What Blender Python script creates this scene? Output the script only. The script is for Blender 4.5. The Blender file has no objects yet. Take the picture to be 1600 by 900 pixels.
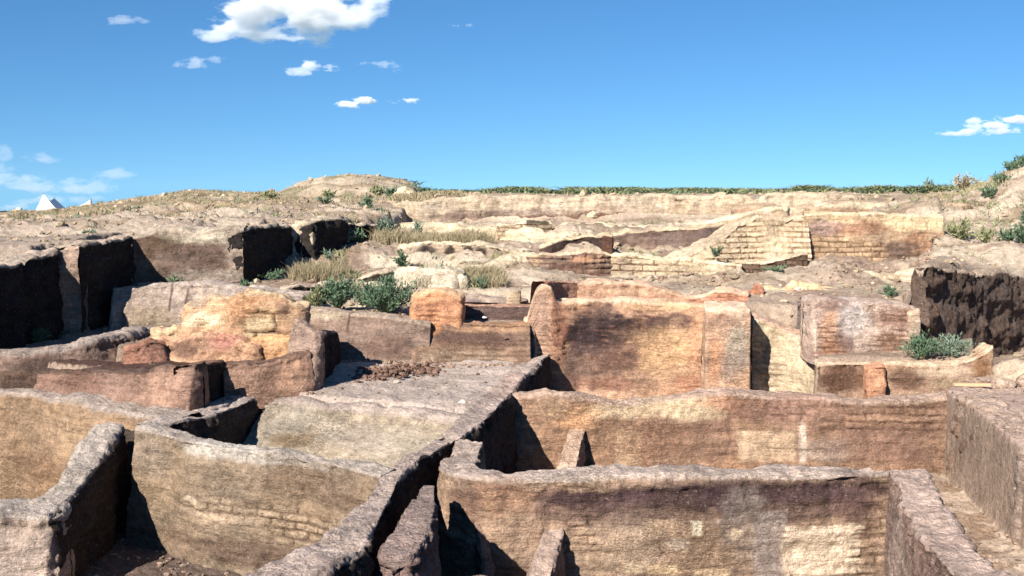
import bpy, math, random
import numpy as np
from mathutils import Vector
random.seed(5); RNG = np.random.default_rng(5)
S = bpy.context.scene
C = S.collection
R = math.radians

# ------------------------------------------------------------------ camera
EYE = 5.0; FPX = 1716.0; PITCH = R(5.33)
cam = bpy.data.cameras.new('camera'); cam.sensor_width = 36; cam.lens = 36*FPX/1600
cam.clip_start = .1; cam.clip_end = 12000
co = bpy.data.objects.new('camera', cam); C.objects.link(co)
co.location = (0, 0, EYE); co.rotation_euler = (R(90)-PITCH, 0, 0)
S.camera = co

# ------------------------------------------------------------------ light
SUN_AZ, SUN_EL = 34, 34          # azimuth left of straight behind the camera
w = bpy.data.worlds.new('World'); S.world = w; w.use_nodes = True
nt = w.node_tree; nt.nodes.clear()
out = nt.nodes.new('ShaderNodeOutputWorld'); bg = nt.nodes.new('ShaderNodeBackground')
sky = nt.nodes.new('ShaderNodeTexSky'); sky.sky_type = 'NISHITA'; sky.sun_disc = False
sky.sun_elevation = R(SUN_EL); sky.sun_rotation = R(180+SUN_AZ)
sky.air_density = 1.0; sky.dust_density = 0.15; sky.ozone_density = 2.5; sky.altitude = 1000
hs = nt.nodes.new('ShaderNodeHueSaturation'); hs.inputs['Saturation'].default_value = 1.15
hs.inputs['Hue'].default_value = .492
tc = nt.nodes.new('ShaderNodeTexCoord'); sx = nt.nodes.new('ShaderNodeSeparateXYZ'); nt.links.new(tc.outputs['Generated'], sx.inputs[0])
mz = nt.nodes.new('ShaderNodeMapRange'); mz.inputs[1].default_value = 0; mz.inputs[2].default_value = 1; mz.inputs[3].default_value = .085; mz.inputs[4].default_value = 1.2
nt.links.new(sx.outputs[2], mz.inputs[0])      # keeps the dusty cream band out of this dry, clear sky
cx = nt.nodes.new('ShaderNodeCombineXYZ'); nt.links.new(sx.outputs[0], cx.inputs[0]); nt.links.new(sx.outputs[1], cx.inputs[1]); nt.links.new(mz.outputs[0], cx.inputs[2])
nv = nt.nodes.new('ShaderNodeVectorMath'); nv.operation = 'NORMALIZE'; nt.links.new(cx.outputs[0], nv.inputs[0]); nt.links.new(nv.outputs[0], sky.inputs[0])
tint = nt.nodes.new('ShaderNodeMix'); tint.data_type = 'RGBA'; tint.blend_type = 'MULTIPLY'; tint.inputs[0].default_value = 1; tint.inputs[7].default_value = (.84, 1.15, 1.42, 1)
nt.links.new(sky.outputs[0], hs.inputs['Color']); nt.links.new(hs.outputs[0], tint.inputs[6]); nt.links.new(tint.outputs[2], bg.inputs[0])
bg.inputs[1].default_value = 0.05
nt.links.new(bg.outputs[0], out.inputs[0])
sd = bpy.data.lights.new('sun', 'SUN'); sd.energy = 5.0; sd.angle = R(.5); sd.color = (1, .955, .88)
so = bpy.data.objects.new('sun', sd); C.objects.link(so)
sundir = Vector((-math.sin(R(SUN_AZ))*math.cos(R(SUN_EL)), -math.cos(R(SUN_AZ))*math.cos(R(SUN_EL)), math.sin(R(SUN_EL))))
so.rotation_euler = sundir.to_track_quat('Z', 'Y').to_euler(); so.location = (-20, -20, 30)
S.view_settings.view_transform = 'Standard'; S.view_settings.look = 'None'
S.view_settings.exposure = 0.95; S.view_settings.gamma = 1
S.cycles.max_bounces = 5; S.cycles.diffuse_bounces = 1; S.cycles.volume_bounces = 4

# ------------------------------------------------------------------ helpers
def ray(px, py):
    u = (px-800)/FPX; v = (450-py)/FPX
    c, s = math.cos(PITCH), math.sin(PITCH)
    return np.array([u, c+v*s, -s+v*c])
def P(px, py, z=None, Y=None):          # a point of the plan measured off the photograph
    d = ray(px, py)
    t = (z-EYE)/d[2] if Y is None else Y/d[1]
    return np.array([d[0]*t, d[1]*t, EYE+d[2]*t])
def topix(p):
    c, s = math.cos(PITCH), math.sin(PITCH)
    x, y, z = p[..., 0], p[..., 1], p[..., 2]-EYE
    dep = y*c - z*s; up = y*s + z*c
    return 800+FPX*x/dep, 450-FPX*up/dep

def srgb(r, g, b):
    def f(c):
        c /= 255
        return c/12.92 if c <= .04045 else ((c+.055)/1.055)**2.4
    return np.array([f(r), f(g), f(b)])
ALB = .73
def K(r, g, b):
    c = srgb(r, g, b)*ALB; l = c@np.array([.3, .59, .11]); return (l+(c-l)*.86)*np.array([1.01, .99, .975])

def _h(ix, iy, iz, seed):
    n = (ix*374761393 + iy*668265263 + iz*2147483647 + seed*1274126177) & 0xffffffff
    n = ((n ^ (n >> 13))*1274126177) & 0xffffffff
    n = ((n ^ (n >> 15))*2246822519) & 0xffffffff
    n = n ^ (n >> 16)
    return (n & 0xffff)/32767.5-1
def vn(p, seed=0):
    p = np.asarray(p, float); i = np.floor(p).astype(np.int64); f = p-i; f = f*f*(3-2*f)
    r = 0
    for a in (0, 1):
        for b in (0, 1):
            for c in (0, 1):
                wgt = (f[..., 0] if a else 1-f[..., 0])*(f[..., 1] if b else 1-f[..., 1])*(f[..., 2] if c else 1-f[..., 2])
                r = r + wgt*_h(i[..., 0]+a, i[..., 1]+b, i[..., 2]+c, seed)
    return r
def fbm(p, o=3, seed=0):
    r = 0; a = 1; t = 0
    for k in range(o):
        r = r+a*vn(p*(2.03**k)+k*7.3, seed+k); t += a; a *= .55
    return r/t*1.4
def ss(a, b, x):
    t = np.clip((x-a)/(b-a), 0, 1); return t*t*(3-2*t)

# ------------------------------------------------------------------ materials
def earth_mat(name, bump=1.0, streak=.5, speck=.5, scale=1.0):
    m = bpy.data.materials.new(name); m.use_nodes = True
    n = m.node_tree.nodes; l = m.node_tree.links
    b = n['Principled BSDF']; b.inputs['Roughness'].default_value = .95
    b.inputs['Specular IOR Level'].default_value = .12
    at = n.new('ShaderNodeAttribute'); at.attribute_name = 'Col'
    g = n.new('ShaderNodeNewGeometry')
    def noise(sc, det, vec=None, rough=.6):
        t = n.new('ShaderNodeTexNoise'); t.inputs['Scale'].default_value = sc*scale
        t.inputs['Detail'].default_value = det; t.inputs['Roughness'].default_value = rough
        l.new(vec or g.outputs['Position'], t.inputs['Vector']); return t.outputs['Fac']
    def mr(x, a, c, d, e):
        t = n.new('ShaderNodeMapRange'); l.new(x, t.inputs[0])
        for i, v in enumerate((a, c, d, e)): t.inputs[i+1].default_value = v
        return t.outputs[0]
    def mul(a, c):
        t = n.new('ShaderNodeMath'); t.operation = 'MULTIPLY'; l.new(a, t.inputs[0])
        if isinstance(c, float): t.inputs[1].default_value = c
        else: l.new(c, t.inputs[1])
        return t.outputs[0]
    def add(a, c):
        t = n.new('ShaderNodeMath'); t.operation = 'ADD'; l.new(a, t.inputs[0]); l.new(c, t.inputs[1]); return t.outputs[0]
    mp = n.new('ShaderNodeMapping'); mp.inputs['Scale'].default_value = (1, 1, 7); l.new(g.outputs['Position'], mp.inputs[0])
    big = mr(noise(1.3, 4), .3, .7, .84, 1.16)
    mid = mr(noise(9, 5, rough=.7), .3, .7, .72, 1.28)
    fine = mr(noise(55, 3, rough=.7), .3, .7, .74, 1.26)
    st = mr(noise(2.4, 6, mp.outputs[0], .7), .3, .7, 1-.32*streak, 1+.32*streak)
    f = mul(mul(mul(big, mid), mr(noise(23, 4, rough=.75), .3, .7, .78, 1.24)), mul(fine, st))
    mx = n.new('ShaderNodeMix'); mx.data_type = 'RGBA'; mx.blend_type = 'MULTIPLY'; mx.inputs[0].default_value = 1
    cmb = n.new('ShaderNodeCombineColor'); l.new(f, cmb.inputs[0]); l.new(f, cmb.inputs[1]); l.new(f, cmb.inputs[2])
    l.new(at.outputs['Color'], mx.inputs[6]); l.new(cmb.outputs[0], mx.inputs[7])
    lam = noise(3.2, 5, mp.outputs[0], .75)
    wv = n.new('ShaderNodeMath'); wv.operation = 'PINGPONG'; l.new(mul(lam, 9.0), wv.inputs[0]); wv.inputs[1].default_value = .5
    line = mul(mr(wv.outputs[0], .0, .10, 1, 0), mr(noise(.9, 3), .46, .58, 0, .75*streak))
    ml = n.new('ShaderNodeMix'); ml.data_type = 'RGBA'; ml.blend_type = 'MULTIPLY'; l.new(line, ml.inputs[0]); l.new(mx.outputs[2], ml.inputs[6]); ml.inputs[7].default_value = (.50, .44, .40, 1)
    flk = mul(mr(noise(5.5, 6, mp.outputs[0] if streak > .4 else None, .72), .585, .615, 0, 1), mr(noise(.8, 2), .45, .6, 0, .45*(.4+speck)))
    mf = n.new('ShaderNodeMix'); mf.data_type = 'RGBA'; mf.blend_type = 'MULTIPLY'; l.new(flk, mf.inputs[0]); l.new(ml.outputs[2], mf.inputs[6]); mf.inputs[7].default_value = (1.55, 1.5, 1.42, 1)
    # lime and plaster specks, dark pits
    sp = mr(noise(30, 2, rough=.5), .66, .72, 0, .55*speck)
    m2 = n.new('ShaderNodeMix'); m2.data_type = 'RGBA'; l.new(sp, m2.inputs[0]); l.new(mf.outputs[2], m2.inputs[6])
    m2.inputs[7].default_value = (*K(225, 205, 180), 1)
    dk = mr(noise(22, 3, rough=.6), .32, .26, 0, .5*speck)
    m3 = n.new('ShaderNodeMix'); m3.data_type = 'RGBA'; l.new(dk, m3.inputs[0]); l.new(m2.outputs[2], m3.inputs[6])
    m3.inputs[7].default_value = (*K(85, 65, 55), 1)
    l.new(m3.outputs[2], b.inputs['Base Color'])
    hgt = add(add(mul(noise(7, 4, rough=.65), .06), mul(noise(34, 4, rough=.7), .030)), mul(lam, .05*streak))
    sb_ = n.new('ShaderNodeMath'); sb_.operation = 'SUBTRACT'; l.new(hgt, sb_.inputs[0]); l.new(mul(line, .02), sb_.inputs[1]); hgt = add(sb_.outputs[0], mul(flk, .018))
    bp = n.new('ShaderNodeBump'); bp.inputs['Strength'].default_value = 1.0*bump; bp.inputs['Distance'].default_value = 1.0
    l.new(hgt, bp.inputs['Height']); l.new(bp.outputs[0], b.inputs['Normal'])
    return m
M_WALL = earth_mat('mudbrick', 1.0, .8, .6)
M_SOIL = earth_mat('dry_soil', 1.0, .15, .5)
M_FAR = earth_mat('far_soil', 1.2, .5, .8, .6)
M_DARK = earth_mat('dark_fill', 1.3, .2, .9)

def simple_mat(name, col, rough=.9, nz=.25, sc=20, trans=0):
    m = bpy.data.materials.new(name); m.use_nodes = True
    n = m.node_tree.nodes; l = m.node_tree.links; b = n['Principled BSDF']
    b.inputs['Roughness'].default_value = rough; b.inputs['Specular IOR Level'].default_value = .15
    g = n.new('ShaderNodeNewGeometry'); t = n.new('ShaderNodeTexNoise'); t.inputs['Scale'].default_value = sc
    l.new(g.outputs['Position'], t.inputs['Vector'])
    mx = n.new('ShaderNodeMix'); mx.data_type = 'RGBA'
    mx.inputs[6].default_value = (*(np.array(col)*(1-nz)), 1); mx.inputs[7].default_value = (*(np.array(col)*(1+nz)), 1)
    l.new(t.outputs['Fac'], mx.inputs[0]); l.new(mx.outputs[2], b.inputs['Base Color'])
    return m

# ------------------------------------------------------------------ mesh making
def mesh_obj(name, V, F, mat, col=None, label=None, cat=None, group=None, kind=None, parent=None, smooth=True, origin=None, bricks=None):
    V = np.asarray(V, float); F = np.asarray(F)
    if origin is None:
        origin = np.array([(V[:, 0].min()+V[:, 0].max())/2, (V[:, 1].min()+V[:, 1].max())/2, V[:, 2].min()])
    V = V-origin
    me = bpy.data.meshes.new(name); k = F.shape[1]
    me.vertices.add(len(V)); me.vertices.foreach_set('co', V.astype(np.float32).ravel())
    me.loops.add(F.size); me.loops.foreach_set('vertex_index', F.astype(np.int32).ravel())
    me.polygons.add(len(F)); me.polygons.foreach_set('loop_start', (np.arange(len(F))*k).astype(np.int32))
    me.polygons.foreach_set('use_smooth', np.full(len(F), smooth))
    me.update(calc_edges=True); me.validate()
    if col is not None:
        a = me.color_attributes.new('Col', 'FLOAT_COLOR', 'POINT')
        c4 = np.ones((len(V), 4), np.float32); c4[:, :3] = col
        a.data.foreach_set('color', c4.ravel())
    me.materials.append(mat)
    o = bpy.data.objects.new(name, me); C.objects.link(o)
    if parent is not None:
        o.parent = parent; o.location = Vector(origin)-parent.location
    else:
        o.location = origin
    if label: o['label'] = label
    if cat: o['category'] = cat
    if group: o['group'] = group
    if kind: o['kind'] = kind
    elif cat: o['kind'] = 'thing'
    return o
def grid_faces(a, b, off=0):
    i = np.arange(a-1)[:, None]*b+np.arange(b-1)[None, :]
    i = i.ravel()+off
    return np.stack([i, i+b, i+b+1, i+1], 1)

def paint(Pw, col, paints, uz=None, seed=0):
    """stains with a shape of their own: each is placed where it is on the wall (u along, z up)"""
    if not paints: return col
    base0 = np.median(col, axis=0)
    wob = np.stack([fbm(Pw*1.9, 3, 91+seed), fbm(Pw*1.9+31, 3, 97+seed)], -1)
    fine_ = fbm(Pw*np.array([6, 6, 14]), 4, 93+seed)
    px, py = topix(Pw)
    for pa in paints:
        x, y, rx, ry, c = pa[:5]; soft = (pa[5] if len(pa) > 5 else .5)*.75; st = pa[6] if len(pa) > 6 else .9
        # locate the anchor vertex
        i = np.argmin((px-x)**2+(py-y)**2 + (uz[:, 2])*4.0)
        sc = Pw[i, 1]/FPX
        du = (uz[:, 0]-uz[i, 0])/(rx*sc*uz[i, 3]); dz = (uz[:, 1]-uz[i, 1])/(ry*sc)
        if soft < 0:      # squarish patch
            d = np.maximum(np.abs(du+wob[:, 0]*.14), np.abs(dz+wob[:, 1]*.14))+fine_*.10; s_ = -soft
        else:
            d = np.hypot(du+wob[:, 0]*.40, dz+wob[:, 1]*.40)+fine_*.30; s_ = soft
        m = (1-ss(1-s_, 1+s_*.6, d))*st
        m = m*np.clip(1+.3*wob[:, 1]*(soft > 0), .5, 1.0)
        c = np.array(c); c = np.clip(c+.12*(c-base0), .012, .75); col = col*(1-m[:, None])+c[None]*m[:, None]
    return col

NW = [0]
def wall(name, label, pts, base, thick=.5, sp=None, r=.06, batter=.12, amp=1.0, col=K(170, 140, 115), topcol=None,
         paints=(), brick=None, smooth=.12, topn=.05, both=False, parent=None, group=None, cat='mudbrick wall', mat=None,
         cap=(1, 1), endround=.5, gully=.5, chip=1.0, basecol=None, back=0.0, crag=0.0, blotch=.5, backcol=None):
    """a thick earthen wall swept along pts (front top edge, body on the left of the walking direction)"""
    NW[0] += 1; seed = NW[0]*13
    pts = np.array(pts, float); base = np.broadcast_to(np.array(base, float), (len(pts),))
    L = np.concatenate([[0], np.cumsum(np.hypot(*(np.diff(pts[:, :2], axis=0).T)))])
    ymean = pts[:, 1].mean()
    if sp is None: sp = max(.018, .0018*ymean)
    n = max(4, int(L[-1]/sp)); u = np.linspace(0, L[-1], n)
    q = np.stack([np.interp(u, L, pts[:, k]) for k in range(3)], 1); bz = np.interp(u, L, base)
    if smooth > 0 and n > 8:
        kk = max(1, int(smooth/sp)); ker = np.exp(-.5*(np.arange(-3*kk, 3*kk+1)/kk)**2); ker /= ker.sum()
        for k in range(3):
            a = np.pad(q[:, k], 3*kk, mode='reflect', reflect_type='odd'); q[:, k] = np.convolve(a, ker, 'valid')
    tha = np.atleast_1d(np.array(thick, float)); thick = float(tha[0]); tha = np.abs(tha); tha = np.interp(u, L, tha) if len(tha) > 1 else np.full(n, tha[0]); th = float(tha.mean()); r = min(r, float(tha.min())*.45)
    r0_ = r
    t = np.gradient(q[:, :2], axis=0); t /= np.linalg.norm(t, axis=1)[:, None]+1e-9
    nb = np.stack([-t[:, 1], t[:, 0]], 1)*(1 if thick >= 0 else -1)
    zt = q[:, 2] + topn*fbm(np.stack([u*1.7, u*0+seed, u*0], 1), 4, seed)
    # sections
    hmax = max(.2, float((zt-bz).max()))
    nf = max(5, int((hmax)/sp)); ntp = max(4, int(th/sp)); nr = 4
    nbk = nf if both else max(4, nf//4)
    k = np.linspace(0, 1, nf)
    secs = []   # (o_at_fraction, zfrac, zoff, normal_o, normal_z, face)
    for f in k: secs.append((-batter*(1-f), f, 0, -1, 0, 0))
    for a in np.linspace(0, math.pi/2, nr+2)[1:-1]: secs.append((r-r*math.cos(a), 1, r*math.sin(a), -math.cos(a), math.sin(a), 0))
    for f in np.linspace(0, 1, ntp): secs.append((r+(th-2*r)*f, 1, r, 0, 1, 1))
    for a in np.linspace(0, math.pi/2, nr+2)[1:-1]: secs.append((th-r+r*math.sin(a), 1, r*math.cos(a), math.sin(a), math.cos(a), 2))
    for f in np.linspace(1, 0, nbk): secs.append((th+back*(1-f), f, 0, 1, 0, 2))
    secs = np.array(secs); ns = len(secs)
    def block(ci, oscale, push):
        c = q[ci]; N = nb[ci]; T = t[ci]
        o0 = secs[:, 0].copy(); sel = o0 > r; o0[sel] = r+(o0[sel]-r)*(tha[ci]-r)/(th-r)
        o = tha[ci]/2+(o0-tha[ci]/2)*oscale
        z = bz[ci]+(zt[ci]-r-bz[ci])*secs[:, 1]+secs[:, 2]
        zl = z - (1-oscale)*0.10*(secs[:, 1] > .99)
        xy = c[:2]+N*o[:, None]+T*push
        return np.concatenate([xy, zl[:, None]], 1), np.concatenate([N*secs[:, 3:4]*(.3+.7*oscale)+T*np.sign(push)*(1-oscale)*(1-np.abs(secs[:, 4:5])*.6), secs[:, 4:5]], 1)
    Vs, Ns, Us, Fs = [], [], [], []
    m = max(3, int(th/2/sp*1.3)); m = min(m, 26)
    order = []
    if cap[0]:
        for i in range(m, 0, -1):
            a = i/m*math.pi/2; order.append((0, max(.02, math.cos(a)**(.8)), -math.sin(a)*th*endround))
    for i in range(n): order.append((i, 1, 0.0))
    if cap[1]:
        for i in range(1, m+1):
            a = i/m*math.pi/2; order.append((n-1, max(.02, math.cos(a)**(.8)), math.sin(a)*th*endround))
    for ci, os_, push in order:
        v, nn = block(ci, os_, push); Vs.append(v); Ns.append(nn); Us.append(np.full(ns, u[ci]+push)); Fs.append(secs[:, 5])
    V = np.concatenate(Vs); N = np.concatenate(Ns); U = np.concatenate(Us); face = np.concatenate(Fs)
    N /= np.linalg.norm(N, axis=1)[:, None]+1e-9
    # erosion
    d = .055*fbm(V*1.1, 2, seed)+.03*fbm(V*4.2, 3, seed+3)+.010*fbm(V*19, 2, seed+5)
    lay = fbm(V*np.array([1.2, 1.2, 11]), 3, seed+7); vert = np.abs(N[:, 2]) < .5
    d += .022*lay*vert
    zfr = np.tile(secs[:, 1], len(order)); edg = ss(.86, .97, zfr)*(np.abs(N[:, 2]) < .95); cn = fbm(V*7.5, 3, seed+71); d -= chip*edg*(.05*np.clip(cn, 0, 1)+.03*np.abs(fbm(V*17, 2, seed+73)))
    gl = fbm(V*np.array([5, 5, .7]), 2, seed+9); d -= gully*.05*np.clip(gl-.15, 0, 1)*vert
    ch = fbm(V*2.6+5, 2, seed+11); d -= chip*.09*np.clip(ch-.42, 0, 1)
    if crag:
        c1 = fbm(V*np.array([2.6, 2.6, 4])+3, 2, seed+51); c1 = np.round(c1*2.5)/2.5*.7+c1*.3; c2 = 1-np.abs(fbm(V*11+3, 3, seed+53))*2; d += crag*(.07*c1+.014*np.clip(c2, -1, 1))
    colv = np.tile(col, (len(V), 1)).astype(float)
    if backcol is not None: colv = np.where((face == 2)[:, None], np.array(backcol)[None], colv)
    b1 = ss(.18, .42, fbm(V*np.array([1.6, 1.6, 4]), 4, seed+61)); b2 = ss(.2, .45, fbm(V*np.array([1.9, 1.9, 6])+4, 4, seed+67))
    colv *= (1+.22*blotch*b1-.30*blotch*b2)[:, None]
    big = fbm(V*.8, 3, seed+21)[:, None]; colv *= 1+.13*big
    hue = fbm(V*1.5+9, 3, seed+23); colv *= np.stack([1+.05*hue, 1+0*hue, 1-.07*hue], 1)
    colv *= (1+.10*lay*vert)[:, None]
    if basecol is not None:
        zf = np.tile(secs[:, 1], len(order)); mm = (1-ss(.1, .75, zf+.25*big[:, 0]))[:, None]
        colv = colv*(1-mm)+np.array(basecol)*mm
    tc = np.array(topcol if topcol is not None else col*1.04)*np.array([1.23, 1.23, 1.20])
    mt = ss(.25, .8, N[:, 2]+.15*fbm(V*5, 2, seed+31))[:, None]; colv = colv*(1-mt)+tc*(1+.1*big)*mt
    uz = np.stack([U, V[:, 2], (face == 2)*400.0, np.ones(len(V))], 1)
    # foreshortening of lengths along the wall, so radii given in the picture stay right
    dd = q[-1]-q[0]; dd = dd[:2]/(np.linalg.norm(dd[:2])+1e-9); cen = q[len(q)//2]; vd = cen[:2]/np.linalg.norm(cen[:2])
    fs = abs(dd[0]*vd[1]-dd[1]*vd[0]); uz[:, 3] = 1/max(.35, fs)
    colv = paint(V, colv, paints, uz, seed)
    if brick:
        for B in (brick if isinstance(brick, list) else [brick]):
            h, l = B.get('h', .1), B.get('l', .36); dep = B.get('dep', .02); jw = B.get('jw', .016)
            zz = V[:, 2]+.035*fbm(np.stack([U*.9, U*0, U*0], 1), 2, seed+41)+B.get('z0', 0)+.006*vn(V*14, seed)
            row = np.floor(zz/h); fz = zz-row*h; dz = np.minimum(fz, h-fz)
            uu = U+(row % 2)*l*.5+.12*l*np.sin(row*12.9)+.02*vn(V*9, seed+2); cu = np.floor(uu/l); fu = uu-cu*l; du = np.minimum(fu, l-fu)
            j = np.maximum(1-ss(jw*.5, jw*1.3, dz), (1-ss(jw*.5, jw*1.3, du))*B.get('vj', 1))
            msk = ss(B.get('lo', -.2), B.get('lo', -.2)+.35, fbm(V*B.get('mf', 1.1), 3, seed+B.get('seed', 43)))
            for rg in B.get('regions', []):
                px, py = topix(V); x, y, rx, ry = rg
                i = np.argmin((px-x)**2+(py-y)**2+uz[:, 2]*4); sc = V[i, 1]/FPX
                q_ = np.maximum(np.abs((U-U[i])/(rx*sc*uz[i, 3])), np.abs((V[:, 2]-V[i, 2])/(ry*sc)))+.25*fbm(V*3, 2, seed)
                msk = np.maximum(msk, 1-ss(.8, 1.15, q_)) if not B.get('only') else np.maximum(msk*0 if rg is B['regions'][0] else msk, 1-ss(.8, 1.15, q_))
            msk = msk*vert*(face == 0)
            tone = _h(row.astype(np.int64), cu.astype(np.int64), 0*row.astype(np.int64), seed)
            d -= dep*j*msk; gone = (_h(row.astype(np.int64), cu.astype(np.int64), 0*row.astype(np.int64), seed+5) > .78); d += (.010*tone-.035*gone)*msk*(1-j); d -= .02*np.clip(fbm(V*10, 2, seed+8), 0, 1)*msk
            colv *= (1+.13*tone*msk*(1-j))[:, None]
            bc = B.get('col')
            if bc is not None: k2 = (msk*(1-j)*B.get('cs', .7))[:, None]; colv = colv*(1-k2)+np.array(bc)*(1+.16*tone)[:, None]*k2
            jc = np.array(B.get('jcol', K(105, 80, 62))); k3 = (msk*j*.85)[:, None]; colv = colv*(1-k3)+jc*k3
    V = V+N*(d*amp)[:, None]
    F = grid_faces(len(order), ns)
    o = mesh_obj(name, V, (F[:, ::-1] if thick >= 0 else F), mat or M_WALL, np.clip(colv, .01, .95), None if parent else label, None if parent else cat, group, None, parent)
    if parent and label: o['label'] = label
    return o

# ------------------------------------------------------------------ ground
UC_ = 0
def poly_mask(x, y, poly):
    poly = np.asarray(poly); m = np.zeros(x.shape, bool); j = len(poly)-1
    for i in range(len(poly)):
        xi, yi = poly[i][:2]; xj, yj = poly[j][:2]
        c = ((yi > y) != (yj > y)) & (x < (xj-xi)*(y-yi)/((yj-yi) or 1e-9)+xi); m ^= c; j = i
    return m
def interp2(px, Y, cols, rows, tab):
    px = np.clip(px, cols[0], cols[-1]); Y = np.clip(Y, rows[0], rows[-1])
    tab = np.array(tab, float); cols = np.array(cols, float); rows = np.array(rows, float)
    ci = np.clip(np.searchsorted(cols, px)-1, 0, len(cols)-2); ri = np.clip(np.searchsorted(rows, Y)-1, 0, len(rows)-2)
    a = (px-cols[ci])/(cols[ci+1]-cols[ci]); b = (Y-rows[ri])/(rows[ri+1]-rows[ri])
    return (tab[ri, ci]*(1-a)+tab[ri, ci+1]*a)*(1-b)+(tab[ri+1, ci]*(1-a)+tab[ri+1, ci+1]*a)*b
# upper surface of the mound, by bearing (columns) and distance (rows)
UC = [-500, -100, 0, 95, 150, 300, 380, 460, 640, 700, 760, 1480, 1540, 1600, 1750, 2200]
UR = [18, 23, 26, 30, 34, 38, 45, 52, 60, 75, 120]
UT = [[3.7, 3.8, 3.85, 3.88, 3.9, 4.0, 4.0, 4.0, 4.0, 4.0, 3.5, 3.5, 3.3, 3.1, 2.8, 2.8],
      [3.8, 3.9, 3.95, 3.98, 4.0, 4.05, 4.06, 4.08, 4.1, 4.1, 4.1, 3.5, 3.3, 3.1, 3.0, 3.0],
      [3.8, 3.9, 4.0, 4.03, 4.05, 4.1, 4.1, 4.12, 4.1, 4.1, 4.1, 3.6, 3.55, 3.6, 4.2, 4.5],
      [3.7, 3.9, 4.0, 4.04, 4.08, 4.2, 4.2, 4.2, 4.1, 4.0, 4.0, 4.1, 4.2, 4.5, 5.0, 5.3],
      [3.6, 3.8, 3.9, 4.0, 4.1, 4.3, 4.3, 4.3, 4.35, 4.64, 4.64, 4.5, 4.86, 5.55, 6.05, 6.35],
      [3.6, 3.75, 3.85, 3.95, 4.1, 4.4, 4.4, 4.35, 4.5, 4.64, 4.64, 4.55, 5.01, 5.9, 6.35, 6.55],
      [3.5, 3.7, 3.74, 3.88, 4.1, 4.55, 4.5, 4.5, 4.6, 4.62, 4.62, 4.6, 4.96, 5.6, 6.15, 6.35],
      [3.4, 3.6, 3.64, 3.78, 4.05, 4.7, 4.6, 4.6, 4.65, 4.62, 4.62, 4.62, 4.8, 5.0, 5.3, 5.6],
      [3.3, 3.4, 3.49, 3.6, 3.95, 4.72, 4.62, 4.6, 4.6, 4.6, 4.62, 4.62, 4.6, 4.6, 4.8, 5.0],
      [2.6, 2.8, 3.0, 3.1, 3.4, 3.8, 3.8, 3.8, 3.8, 3.9, 4.0, 4.0, 3.9, 3.8, 3.8, 3.8],
      [0, 0, 0, 0, 0, 0, 0, 0, 0, 0, 0, 0, 0, 0, 0, 0]]
LC = [-500, 180, 380, 640, 870, 1160, 1440, 1600, 2200]
LR = [18, 21.5, 22.5, 25, 27, 30, 34, 36]
LT = [[2.2, 2.3, 2.3, 2.6, 2.7, 2.7, 2.2, 1.7, 1.7],
      [2.2, 2.3, 2.3, 2.7, 2.8, 2.75, 2.7, 2.6, 2.8],
      [2.3, 2.95, 2.95, 2.9, 2.85, 2.8, 2.85, 3.0, 3.0],
      [2.4, 3.0, 3.15, 3.2, 3.1, 2.85, 3.0, 3.4, 3.4],
      [2.5, 3.1, 3.5, 3.5, 3.5, 2.95, 3.3, 3.7, 3.8],
      [2.6, 3.2, 3.55, 3.65, 3.7, 3.7, 4.25, 4.5, 4.6],
      [2.6, 3.4, 3.65, 3.8, 3.85, 3.9, 4.5, 4.9, 5.1],
      [2.6, 3.4, 3.8, 4.0, 4.3, 4.4, 4.5, 4.9, 5.1]]
def at(x, y, z=0): return np.array([x, y, z])
rows = np.concatenate([[-60, -20, -5, 0, 2, 3.2], np.exp(np.arange(math.log(4), math.log(125), .0034)), np.geomspace(127, 2500, 30)])
scol = np.concatenate([np.linspace(-6, -.75, 30)[:-1], np.linspace(-.75, -.5, 40)[:-1], np.linspace(-.5, .5, 640), np.linspace(.5, .75, 40)[1:], np.linspace(.75, 6, 30)[1:]])
YY = np.repeat(rows[:, None], len(scol), 1); eff = np.maximum(np.abs(YY), 6.0); XX = scol[None, :]*eff
def ground_z(X, Y):
    px = 800+FPX*X/np.maximum(Y, 4)
    wx = X+.10*fbm(np.stack([X*1.3, Y*1.3, X*0], -1), 2, 501); wy = Y+.10*fbm(np.stack([X*1.3, Y*1.3, X*0+9], -1), 2, 503)
    U = interp2(px, Y, UC, UR, UT); Lw = interp2(px, Y, LC, LR, LT)
    z = np.where(Y > 35, U, Lw)
    tr = ss(34.3, 35.2, Y); z = Lw*(1-tr)+U*tr
    # upper left terrace and the mound at the right stand at the upper surface
    for poly in UPPER: z = np.where(poly_mask(wx, wy, poly), U, z)
    # excavated front rooms
    z = np.where((Y < 18) & (Y > 4.6), .3, z)
    for poly, lv in LEVELS:
        z = np.where(poly_mask(X, Y, poly), lv, z)
    z = np.where(Y <= 4.6, 3.2*ss(4.6, 3.0, Y)+.3, z)
    # hump
    hx = -7.1; hy = 50
    ex = np.clip(1-((X-hx)/2.95)**2, 0, 1)**.55*np.clip(1-((Y-hy)/5)**2, 0, 1)**.6
    z = z+.86*ex
    z = np.where(Y > 76, np.minimum(z, 4.6-.024*Y-.05*np.clip(Y-76, 0, 40)), z)
    return z
z19 = 1.88
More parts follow.
